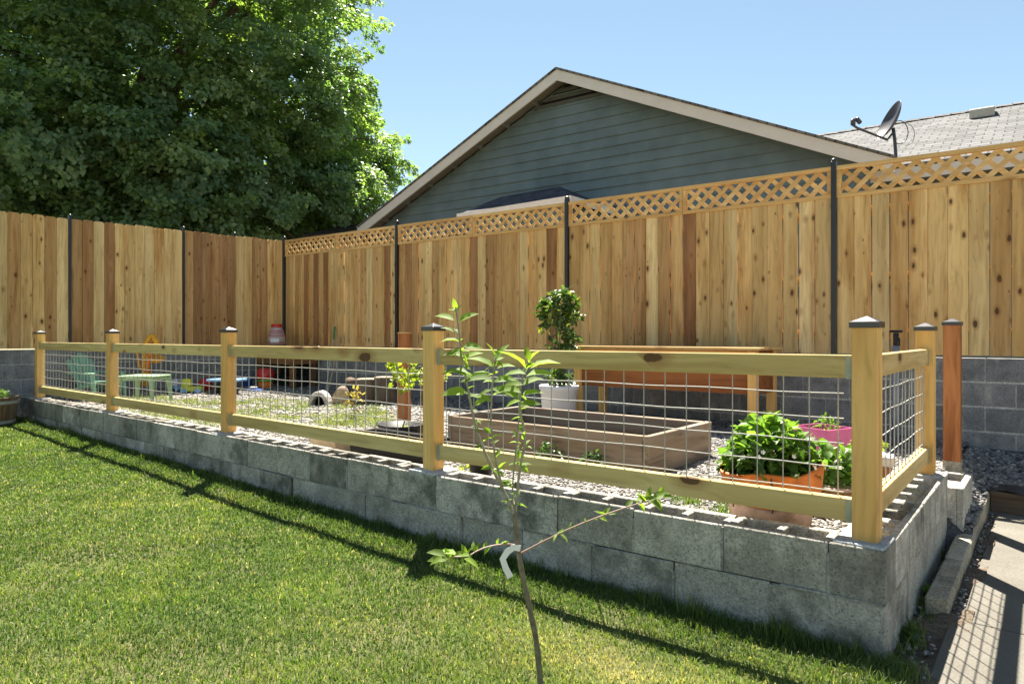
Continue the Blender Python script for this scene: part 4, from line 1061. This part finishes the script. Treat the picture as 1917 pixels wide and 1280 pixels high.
# logs and stone
for (xx,yy,hh,rr,lb) in ((-6.83,5.42,.33,.155,'grey barked log stump, the left of the upright pair by the block wall'),(-6.56,5.50,.36,.16,'grey barked log stump, the taller right one of the upright pair by the block wall')):
    t_=thing('log_stump',lb,'log',(xx,yy,-.09),'upright log stumps')
    m=MB(); m.lathe([(rr*1.05,0),(rr,.06),(rr*.97,hh-.02),(rr*.92,hh)],(xx,yy,-.1),18,wob=lambda i,a:(.012*math.sin(4*a+i),0)); m.build('bark',BARK,t_,smooth=True)
    m=MB(); m.lathe([(rr*.88,hh+.0015),(0,hh+.004)],(xx,yy,-.1),18); m.build('cut_face',LOGEND,t_)
p0=Vector((-7.35,5.35,.0)); t_=thing('fallen_log','short log lying on its side left of the upright stumps, pale cut end showing','log',(-7.2,5.3,-.09))
m=MB(); m.tube([(-7.45,5.5,.01),(-6.98,5.12,.0)],[.10,.11],14); m.build('bark',BARK,t_,smooth=True)
dv=(Vector((-6.98,5.12,0))-Vector((-7.45,5.5,.01))).normalized(); q_=dv.to_track_quat('Z','Y').to_matrix().to_4x4()
m=MB(); m.lathe([(.104,.001),(0,.006)],(-6.98,5.12,0),14,M=q_); m.build('cut_face',LOGEND,t_)
t_=thing('fallen_log','thin log lying across the top of the shorter one beside the stumps','log',(-7.2,5.55,.1)); m=MB(); m.tube([(-7.5,5.62,.17),(-6.95,5.36,.16)],[.055,.06],12); m.build('bark',BARK,t_,smooth=True)
g=Vector((-7.05,4.86,-.09)); t_=thing('hollow_stone','pale hollow stone with a dark arched opening on the gravel','stone',tuple(g))
m=MB(); Mq=Matrix.Translation(g)@Matrix.Rotation(YAW-.1,4,'Z')
arc=[(.13*math.cos(a),.19*math.sin(a)) for a in np.linspace(0,PI,11)]; inn=[(.085*math.cos(a),.13*math.sin(a)) for a in np.linspace(PI,0,11)]
Mx=Mq@Matrix(((1,0,0,0),(0,0,1,-.08),(0,1,0,0),(0,0,0,1)))
m.prism(arc+inn,0,.18,Mx); m.build('arch',BONE,t_,bevel=.012)
m=MB(); m.prism([(x_*.99,y_*.99) for x_,y_ in [(.085*math.cos(a),.13*math.sin(a)) for a in np.linspace(0,PI,11)]],.12,.175,Mx); m.build('hollow_back',VOID,t_)
# poles leaning on the wall
a0=at_y(622,700,6.2); b0=at_y(624,614,6.5)
t_=thing('garden_pole','thin pole with a green grip leaning on the block wall','pole',(a0.x,6.2,-.09)); m=MB(); m.tube([(a0.x-.03,6.1,-.09),(b0.x,6.5,.72)],.010,6); m.build('shaft',GALV,t_)
m=MB(); m.tube([(b0.x+.0005,6.505,.725),(b0.x+.01,6.52,.93)],.017,8); m.build('grip',plain('green_grip',(.02,.20,.08),.4),t_)
a0=at_y(618,722,6.0); b0=at_y(633,632,6.45)
t_=thing('garden_pole','pale wooden stick leaning on the block wall beside the green gripped pole','pole',(a0.x,6.0,-.09)); m=MB(); m.tube([(a0.x,5.95,-.09),(b0.x,6.5,.77)],.012,6); m.build('shaft',plain('pale_stick',(.40,.30,.18),.8),t_)
# ---------------------------------------------------------------- toys on the left
def zrot(loc,ang): return Matrix.Translation(loc)@Matrix.Rotation(ang,4,'Z')
# adirondack child's chair facing right along +x'
g=Vector((-10.02,3.36,-.08)); M_=zrot(g,math.radians(22))@Matrix.Scale(1.12,4)
ch=thing('garden_chair','mint green plastic child sized slatted chair behind the left end of the wire fence','chair',tuple(g))
m=MB()
for k in range(5):
    w0=-.15+k*.06; top_=.53-.022*abs(k-2)**1.7
    V=[]
    for (xx,zz) in ((-.06,.17),(-.22,top_)):
        sp_=1+(.18 if zz>.3 else 0)
        for dx,wy_ in ((0,w0*sp_),(0,(w0+.055)*sp_),(-.018,(w0+.055)*sp_),(-.018,w0*sp_)): V.append(M_@Vector((xx+dx,wy_,zz)))
    m.add(V,[(0,1,2,3),(4,7,6,5),(0,4,5,1),(1,5,6,2),(2,6,7,3),(3,7,4,0)])
    V=[M_@Vector((-.22-.009+.009*math.cos(b)*0-.02*math.sin(b),(w0+.0275+.0275*math.cos(b))*1.18,top_+.028*math.sin(b))) for b in np.linspace(0,PI,7)]
    V2=[v+M_.to_3x3()@Vector((.016,0,0)) for v in V]; nn=len(V)
    m.add(V+V2,[tuple(range(nn)),tuple(range(2*nn-1,nn-1,-1))]+[(j,j+1,nn+j+1,nn+j) for j in range(nn-1)])
m.build('backrest',GREENCH,ch)
m=MB()
for k in range(4):
    xx=-.05+k*.075; zz=.165+k*.018; m.box((xx,-.17,zz),(xx+.062,.17,zz+.018),M=M_)
m.build('seat',GREENCH,ch,bevel=.003)
for s in (-1,1):
    m=MB(); yy=s*.205; m.box((-.17,yy-.032,.315),(.22,yy+.032,.335),M=M_); m.build('armrest',GREENCH,ch,bevel=.006)
    m=MB(); m.tube([M_@Vector((.20,yy,.316)),M_@Vector((.235,yy,.15)),M_@Vector((.25,yy,0))],[.028,.026,.022],6); m.build('leg',GREENCH,ch)
    m=MB(); m.tube([M_@Vector((.20,s*.172,.20)),M_@Vector((-.10,s*.172,.13)),M_@Vector((-.32,s*.172,0))],[.026,.026,.022],6); m.build('leg',GREENCH,ch)
# table
g=Vector((-9.18,3.66,-.08)); M_=zrot(g,math.radians(34))
tb_=thing('play_table','small light green plastic table beside the child sized chair','table',tuple(g))
m=MB(); m.box((-.24,-.2,.325),(.24,.2,.35),M=M_); m.box((-.22,-.18,.285),(.22,.18,.3245),M=M_); m.build('tabletop',GREENPL,tb_,bevel=.008)
for sx in (-1,1):
    for sy in (-1,1):
        m=MB(); V=[]
        for z,s,o in ((.324,.055,0),(0,.028,.012)):
            for a_,b_ in ((0,0),(1,0),(1,1),(0,1)): V.append(M_@Vector((sx*(.242+o-a_*s),sy*(.202+o-b_*s),z)))
        f_=[(0,3,2,1),(4,5,6,7),(0,1,5,4),(1,2,6,5),(2,3,7,6),(3,0,4,7)]
        m.add(V,f_); m.build('leg',GREENPL,tb_)
# ride on digger
g=Vector((-10.15,4.15,-.08)); Zt=g.x*FX+g.y*FY
def T_(px,py,dz=0): return at_Z(px,py,Zt+dz)
dg=thing('toy_digger','yellow and orange plastic ride on toy digger behind the light green table','toy',tuple(g))
m=MB(); m.tube([g,g+Vector((0,0,.04))],[.20,.20],16); m.build('base',REDPL,dg)
m=MB(); m.tube([T_(270,722),T_(271,700),T_(272,655)],[.05,.045,.05],8); m.build('column',YELPL,dg,smooth=True)
m=MB(); m.tube([T_(277,700,-.05),T_(278,672,-.05),T_(282,654,-.05),T_(287,640,-.02)],[.028,.03,.03,.022],7); m.build('lever',ORPL,dg,smooth=True)
m=MB(); m.tube([T_(254,652),T_(258,668),T_(261,685),T_(269,697)],[.018,.02,.02,.018],7); m.build('handle',YELPL,dg,smooth=True)
m=MB(); m.tube([T_(272,655),T_(276,638),T_(283,628),T_(287,629),T_(292,640),T_(296,660)],[.03,.035,.035,.04,.042,.04],8); m.build('boom',YELPL,dg,smooth=True)
m=MB(); c_=T_(291,670); 
m.lathe([(0,-.07),(.07,-.06),(.125,-.01),(.13,.02),(.118,.02),(.06,-.03),(0,-.04)],tuple(c_),16,M=Matrix.Rotation(.3,4,'Y')); m.build('scoop',YELPL,dg,smooth=True)
# toys cluster
def wheelcar(name,label,cat,px,py,mat,wm,L=.26,Wd=.14,hh=.10,cab=True,ang=.6):
    g=at_z(px,py,-.075); M_=zrot(g,ang); t_=thing(name,label,cat,tuple(g),'small toys against the left wall')
    m=MB(); m.box((-L/2,-Wd/2,.035),(L/2,Wd/2,.035+hh*.5),M=M_); 
    m.build('body',mat,t_,bevel=.012)
    if cab:
        m=MB(); m.box((-L/2+.02,-Wd/2+.012,.036+hh*.5),(-.01,Wd/2-.012,.036+hh*1.25),M=M_); m.build('cab',wm if cab==1 else cab,t_,bevel=.012)
    for sx in (-1,1):
        for sy in (-1,1):
            m=MB(); c0=M_@Vector((sx*L*.32,sy*Wd*.5,.045)); c1=M_@Vector((sx*L*.32,sy*(Wd*.5+.035),.045)); m.tube([c0,c1],[.045,.045],12); m.build('wheel',wm,t_)
    return t_
wheelcar('toy_truck','small pale blue toy truck, leftmost of the toys along the left wall','toy',338,736,SKYPL,BLKPL,.26,.16,.14,cab=WHITEPL)
wheelcar('toy_truck','yellow toy truck with light blue wheels among the toys along the left wall','toy',360,737,LIMEPL,SKYPL,.30,.16,.15,cab=LIMEPL,ang=.9)
g=at_z(384,734,-.08); t_=thing('toy_ball','dark red toy ball among the toys along the left wall','toy',tuple(g),'small toys against the left wall')
m=MB(); m.lathe([(.11*math.sin(a)+1e-5*(0<a<PI),.11-.11*math.cos(a)) for a in np.linspace(0,PI,11)],tuple(g),16); m.build('shell',REDPL,t_,smooth=True)
m=MB(); m.lathe([(.1105,.10),(.1125,.11),(.1105,.12)],tuple(g),16); m.build('stripe',BLKPL,t_,smooth=True)
g=at_z(425,737,-.08); t_=thing('water_table','low black toy water table with a light blue tray top','toy',tuple(g),'small toys against the left wall')
M_=zrot(g,.6); m=MB(); m.box((-.24,-.16,.19),(.24,.16,.225),M=M_); m.build('tray',SKYPL,t_,bevel=.01)
m=MB(); m.lathe([(.20,0),(.17,.05),(.15,.188)],tuple(g),14,sx=1,sy=.8); m.build('pedestal',BLKPL,t_)
g=at_z(463,728,-.08); t_=thing('toy_bucket','small blue toy bucket beside the water table','toy',tuple(g),'small toys against the left wall')
m=MB(); m.lathe([(.06,0),(.085,.15),(.092,.152),(.092,.165),(.08,.165),(.055,.02)],tuple(g),16); m.build('pail',BLUEPL,t_,smooth=True)
m=MB(); m.tube([g+Vector((.088*math.cos(a),0,.155+.09*math.sin(a))) for a in np.linspace(0,PI,9)],.005,5); m.build('handle',WHITEPL,t_)
g=at_z(497,729,-.08); t_=thing('toy_bucket','tall red and orange toy pot with a green band in front of the corner planter','toy',tuple(g))
m=MB(); m.lathe([(.09,0),(.10,.01),(.115,.13)],tuple(g),18); m.build('lower_bowl',ORPL,t_,smooth=True)
m=MB(); m.lathe([(.117,.131),(.124,.135),(.124,.165),(.118,.169)],tuple(g),18); m.build('band',plain('green_band',(.15,.35,.05),.4),t_,smooth=True)
m=MB(); m.lathe([(.115,.17),(.14,.21),(.135,.29),(.10,.335),(.0,.345)],tuple(g),18); m.build('upper_bowl',REDPL,t_,smooth=True)
g=at_z(478,734,-.08); t_=thing('toy_boat','flat blue toy boat lying beside the red and orange toy pot','toy',tuple(g),'small toys against the left wall'); M_=zrot(g,.5)
m=MB(); m.prism([(-.13,-.05),(.08,-.06),(.16,0),(.08,.06),(-.13,.05)],.0,.05,M_); m.build('hull',BLUEPL,t_,bevel=.01); m=MB(); m.box((-.08,-.03,.0505),(.02,.03,.085),M=M_); m.build('cabin',WHITEPL,t_,bevel=.006)
# barrel planter on the lawn
g=Vector((at_z(-24,794,-.26).x,at_z(-24,794,-.26).y,-.30)); 
br=thing('barrel_planter','wooden half barrel planter on the lawn at the left end of the block wall','planter',tuple(g))
m=MB()
for k in range(22):
    a0_=2*PI*k/22+.012; a1_=2*PI*(k+1)/22-.012; V=[]
    for r,z in ((.25,0),(.285,.18),(.31,.36)):
        for a in (a0_,a1_): V.append(g+Vector((r*math.cos(a),r*math.sin(a),z)))
    for r,z in ((.27,.36),(.25,.18),(.22,0)):
        for a in (a0_,a1_): V.append(g+Vector((r*math.cos(a),r*math.sin(a),z)))
    m.add(V,[(0,1,3,2),(2,3,5,4),(4,5,7,6),(6,7,9,8),(8,9,11,10)]+[(0,2,8,10),(2,4,6,8),(1,11,9,3),(3,9,7,5)])
m.build('stave',BARREL,br)
m=MB()
for z,r in ((.07,.266),(.30,.303)): m.lathe([(r-.004,z-.018),(r+.003,z-.018),(r+.007,z+.018),(r,z+.018)],tuple(g),28)
m.build('hoop',GALV,br)
m=MB(); m.lathe([(.25,.28),(0,.32)],tuple(g),22); m.build('soil',SOIL,br)
bpnt=thing('seedling','small green plant growing in the wooden half barrel','plant',tuple(g+Vector((0,0,.3)))); shrub(bpnt,g+Vector((.14,.06,.40)),.11,.11,.07,140,SHRUBL,.05,.6,tone=(.5,.2),shell=.2)
# ---------------------------------------------------------------- right side
g=Vector((-.52,5.17,-.13))
rp=thing('timber_post','rusty red timber post with a black cap on the dark gravel at right','post',tuple(g))
m=MB(); s=.047; m.box((g.x-s,g.y-s,-.15),(g.x+s,g.y+s,.855)); po=m.build('shaft',REDW,rp,bevel=.004); cap(po,g.x,g.y,.865,.054)
m=MB(); m.box((g.x-s-.002,g.y-s-.002,-.15),(g.x+s+.002,g.y+s+.002,-.035),jit=.002); m.build('concrete_foot',KERB,rp)
g=Vector((-.97,5.95,-.1)); fp=thing('standpipe','grey wrapped standpipe with a black tap, behind the short wire panel','tap',tuple(g))
m=MB(); m.tube([g,g+Vector((0,0,.80))],[.026,.026],10); m.build('pipe',PIPEM,fp,smooth=True)
m=MB(); m.tube([g+Vector((0,0,.801)),g+Vector((0,0,.90))],[.02,.02],8); m.tube([g+Vector((0,-.0,.86)),g+Vector((.03,-.09,.85)),g+Vector((.03,-.10,.80))],[.014,.014,.016],8); m.tube([g+Vector((-.045,0,.912)),g+Vector((.045,0,.912))],[.010,.010],8); m.build('tap',BLKPL,fp,smooth=True)
# kerb timber/concrete edging, low blocks, wood edging, fabric
kb=thing('kerb_edging','weathered concrete kerb strip between the block wall side and the patio slab','kerb',(-.39,4.4,-.45))
m=MB(); yy=3.36
for L_ in (.62,.60,.58,.56):
    m.box((-.437,yy+.003,-.46),(-.352,yy+L_-.003,-.35+.028*(yy-3.36)+random.uniform(-.005,.004)),jit=.005); yy+=L_
m.build('kerb_stone',KERB,kb,bevel=.008)
lb=thing('loose_block','pale hollow concrete block set low past the end of the short fence','block',(-.42,4.9,-.3))
m=MB(); tn=(.95,.3,.6); xa,xb,ya,yb,za,zb=-.56,-.40,4.50,5.02,-.46,-.085
m.box((xa,ya,za),(xa+.034,yb,zb),tn); m.box((xb-.034,ya,za),(xb,yb,zb),tn)
for a,b in ((ya,ya+.22),(yb-.04,yb)): m.box((xa+.0345,a,za),(xb-.0345,b,zb-.002),tn)
m.build('shell',CMU,lb,bevel=.004)
m=MB(); m.box((xa+.035,ya+.221,za),(xb-.035,yb-.041,zb-.05)); m.build('cell_fill',SOIL,lb)
we=thing('timber_edging','dark weathered timber edging holding back the gravel at the end of the patio slab','edging',(1,5.6,-.4))
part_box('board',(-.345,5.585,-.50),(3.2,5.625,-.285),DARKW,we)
lf_=thing('landscape_fabric','crumpled black landscape fabric poking over the timber edging','fabric',(.2,5.7,-.28))
nx,ny=110,14; X,Y=np.meshgrid(np.linspace(-.34,1.4,nx),np.linspace(5.60,5.76,ny))
Y2=Y+.030*np.sin(X*7)+.018*np.sin(X*19+1); Zf=-.287+.010+.05*(Y-5.6)+(.020+.016*np.sin(X*11+2)+.012*np.sin(X*27+Y*40))*np.sin((Y-5.60)/.16*PI*1.0)+.008*np.sin(X*31+Y*60)
V=np.stack([X,Y2,Zf],-1).reshape(-1,3); i=np.arange((nx-1)*(ny-1)); r=i//(nx-1); c=i%(nx-1); a=r*nx+c
fo=mk('sheet',V,np.stack([a,a+1,a+nx+1,a+nx],1),FABRIC,lf_,smooth=True); so=fo.modifiers.new('s','SOLIDIFY'); so.thickness=.003
k=8000; xs=RG.uniform(-.40,1.4,900); ys=RG.uniform(5.72,6.0,900); 
stones('fabric_pebbles',xs,ys,strip_z(xs,ys)+.004,RG.uniform(.008,.02,900),np.stack([np.clip(RG.normal(.4,.2,900),0,1),RG.random(900),RG.random(900)],1))
for (xx,yy,s,mt,lbl) in ((-.425,3.55,.07,STRAW,'broad leaved green weed growing between the block wall and the kerb strip'),(-.415,4.42,.05,LIME,'small pale weed at the far end of the gap beside the low loose block'),(-.44,3.0,.05,SHRUBL,'dark leaved weed at the foot of the wall corner by the patio')):
    w_=thing('weed_plant',lbl,'plant',(xx,yy,-.42),'weeds in the gap by the patio')
    n=42; a=RG.uniform(0,2*PI,n); ax=np.stack([np.cos(a)*.6,np.sin(a),RG.uniform(.3,1.6,n)],1); l=RG.uniform(.6,1.3,n)*s
    leaves('foliage',mt,w_,np.tile(np.array([[xx,yy,-.42]]),(n,1))+RG.normal(0,.012,(n,3))*np.array([1,1.6,.3]),ax,np.tile(np.array([[0,0,1.]]),(n,1))+RG.normal(0,.3,(n,3)),l,l*.38,np.stack([RG.uniform(.2,.9,n),RG.random(n),RG.random(n)],1),droop=.6)

# ---------------------------------------------------------------- foreground sapling
ZS=2.08
def SP(px,py,dz=0.): return at_Z(px,py,ZS+dz)
sap=thing('apple_sapling','slender young apple sapling with a white paper tag in front of the block wall','sapling',tuple(SP(1016,1312)))
m=MB()
def branch(pts,r0,r1,mat=None,n=8):
    P_=[SP(*p) for p in pts]
    # smooth resample (Catmull-Rom)
    out=[]
    for i in range(len(P_)-1):
        p0=P_[max(i-1,0)];p1=P_[i];p2=P_[i+1];p3=P_[min(i+2,len(P_)-1)]
        for k in range(4):
            t=k/4; out.append(.5*((2*p1)+(p2-p0)*t+(2*p0-5*p1+4*p2-p3)*t*t+(3*p1-p0-3*p2+p3)*t**3))
    out.append(P_[-1]); L=len(out)
    rs=[(r0+(r1-r0)*i/(L-1))*(1+.10*math.sin(i*2.1)) for i in range(L)]
    m.tube(out,rs,n); return out
main=branch([(1016,1322),(1012,1280),(1004,1200),(990,1130),(975,1060),(968,1010),(963,960)],.0100,.007); m.build('trunk',TWIG,sap,smooth=True)
m=MB()
B=[branch([(963,965),(948,929),(926,885),(904,837),(887,785),(876,728,.02),(865,671,.02),(860,627,.02),(853,575,.03)],.0055,.0025),
   branch([(940,910),(930,870,-.03),(922,820,-.04),(919,785,-.05),(922,715,-.06),(928,668,-.07)],.0042,.0025),
   branch([(966,985),(966,945,.02),(974,872,.04),(983,824,.04),(974,767,.05),(976,715,.05),(990,672,.05)],.005,.0025),
   branch([(965,950,.01),(959,925,.05),(963,868,.07),(969,815,.08),(972,760,.08)],.0032,.0018)]
m.build('leader',TWIGG,sap,smooth=True)
m=MB()
B+= [branch([(974,1036),(1020,1012,-.04),(1070,988,-.07),(1120,968,-.1),(1171,950,-.12),(1215,936,-.13)],.0035,.002),
     branch([(967,1020),(945,1018,-.03),(914,1023,-.06),(893,1031,-.08),(876,1040,-.1),(850,1042,-.11)],.003,.002)]
m.build('side_branch',plain('reddish_twig',(.32,.22,.18),.6),sap,smooth=True)
P=[];A=[];Nr=[];LL=[];T=[]
TOC=np.array([-FX,-FY,0])    # towards viewer side
def leaf(px,py,ang,lpx,dz=0,face=None,t=None):
    """ang: image angle of growth, degrees counter-clockwise from right"""
    a=math.radians(ang); d=Rv*math.cos(a)+Uv*math.sin(a)+Fv*random.uniform(-.35,.35)
    P.append(np.array(SP(px,py,dz))); A.append(d); 
    f=np.array(face if face is not None else (random.uniform(-.3,.3),random.uniform(-.3,.3),1.0))
    Nr.append(Uv*f[2]*.8+TOC*random.uniform(.1,.8)+Rv*f[0]); LL.append(lpx/FPX*ZS); T.append((random.uniform(.35,1) if t is None else t,random.random(),random.random()))
big=[(850,600,165,48),(852,590,60,28),(853,580,100,26),(858,604,25,46),(850,622,150,30),(862,640,165,44),(866,650,10,44),(864,655,200,34),(868,668,170,48),(870,672,20,40),(872,680,100,26),
(880,700,175,60),(882,705,25,46),(885,712,140,42),(876,735,170,56),(888,760,30,30),(925,690,150,62),(926,676,55,48),(927,672,110,40),(930,690,20,40),(924,712,170,70),(924,715,20,50),(922,730,200,40),(921,740,15,42),(920,752,160,40),
(985,690,140,70),(990,680,60,40),(992,676,100,34),(992,690,20,64),(985,700,170,52),(984,705,10,60),(980,720,190,56),(978,722,25,52),(976,735,170,60),(975,742,20,48),(974,750,200,34),(973,760,15,46),(972,745,150,64),
(835,1040,160,40),(835,1044,200,36),(845,1042,120,24),(850,1040,20,30),(862,1042,60,22),(868,1045,-30,40),(858,1040,170,50),(872,1040,100,26),(840,1046,175,46),
(1190,945,60,28),(1200,940,20,36),(1205,940,120,30),(1212,936,70,30),(1215,936,-25,40),(1220,934,30,40),(1228,932,-50,30),(1195,945,-40,24),(1215,938,170,34),(1235,928,80,24),(1240,930,10,24),(1128,966,60,24),(1130,964,150,22),(1135,962,10,20),(1120,968,-20,24),(1065,990,70,16),(1010,1015,60,10),(893,1030,80,18),(930,1018,80,14),(905,1026,60,16)]
for b in big: leaf(b[0],b[1],b[2]+random.uniform(-8,8),b[3],random.uniform(-.06,.06))
for Bi,(lo,hi,n_) in zip(B,((.05,1,28),(.0,1,28),(.1,1,27),(.1,1,17),(.3,1,14),(.2,1,8))):
    for _ in range(n_):
        p_=Bi[int((lo+(hi-lo)*random.random())*(len(Bi)-1))]
        a=random.uniform(-40,220); d=Rv*math.cos(math.radians(a))+Uv*math.sin(math.radians(a))+Fv*random.uniform(-.8,.8)
        P.append(np.array(p_)); A.append(d); Nr.append(Uv+TOC*random.uniform(-.3,.7)+RG.normal(0,.3,3)); LL.append(random.uniform(.016,.048)); T.append((random.uniform(.1,.8),random.random(),random.random()))
LL=np.array(LL)*.9; leaves('foliage',APPLE,sap,np.array(P),np.array(A),np.array(Nr),LL,LL*.47,np.array(T),fold=.24,droop=.45)
m=MB()
c0=SP(971,1028,-.012)
w_=.0065
path=[SP(974,1026,-.016),SP(962,1024,-.02),SP(950,1032,-.022),SP(941,1046,-.022),SP(947,1064,-.022),SP(956,1080,-.02)]
side=Vector(Rv)*.5+Vector((0,0,.87))
V=[];n_=len(path)
for i,p_ in enumerate(path):
    dd=(path[min(i+1,n_-1)]-path[max(i-1,0)]).normalized(); sd=dd.cross(Vector(TOC)).normalized()
    V+= [p_+sd*w_*1.5,p_-sd*w_*1.5]
V2=[v+Vector(TOC)*.0008 for v in V]; k=len(V)
m.add(V+V2,[(2*i,2*i+1,2*i+3,2*i+2) for i in range(n_-1)]+[(k+2*i,k+2*i+2,k+2*i+3,k+2*i+1) for i in range(n_-1)]+[(2*i,2*i+2,k+2*i+2,k+2*i) for i in range(n_-1)])
m.build('paper_tag',TAGM,sap)

# ---------------------------------------------------------------- light, sky, camera
EL_,AZ_=math.radians(59),Vector((-.65,.76,0)).normalized()
w=bpy.data.worlds.new('World'); scene.world=w; w.use_nodes=True
nt=w.node_tree; bg=nt.nodes['Background']
sky=nt.nodes.new('ShaderNodeTexSky'); sky.sky_type='NISHITA'; sky.sun_disc=False; sky.sun_elevation=EL_; sky.sun_rotation=math.atan2(AZ_.x,AZ_.y)
sky.air_density=1.0; sky.dust_density=.1; sky.ozone_density=2.0
hsv=nt.nodes.new('ShaderNodeHueSaturation'); hsv.inputs['Saturation'].default_value=.84; hsv.inputs['Value'].default_value=.81; hsv.inputs['Hue'].default_value=.483
nt.links.new(sky.outputs[0],hsv.inputs['Color']); nt.links.new(hsv.outputs[0],bg.inputs[0]); bg.inputs[1].default_value=.05
ld=bpy.data.lights.new('sun','SUN'); ld.energy=5.0; ld.angle=math.radians(.5); ld.color=(1,.93,.82)
lo=bpy.data.objects.new('sun',ld); COL.objects.link(lo)
sd=Vector((AZ_.x*math.cos(EL_),AZ_.y*math.cos(EL_),math.sin(EL_))); lo.rotation_euler=(-sd).to_track_quat('-Z','Y').to_euler()
cd=bpy.data.cameras.new('camera'); co=bpy.data.objects.new('camera',cd); COL.objects.link(co)
co.location=(0,0,H0); co.rotation_euler=(PI/2,0,YAW); cd.lens=36*FPX/1917; cd.sensor_width=36; cd.shift_y=-(640-HOR)/1917; cd.clip_end=2000; cd.clip_start=.05
scene.camera=co
vs=scene.view_settings; vs.view_transform='Standard'; vs.look='None'; vs.exposure=2.0; vs.gamma=1
scene.cycles.max_bounces=8; scene.cycles.diffuse_bounces=4; scene.cycles.transparent_max_bounces=8
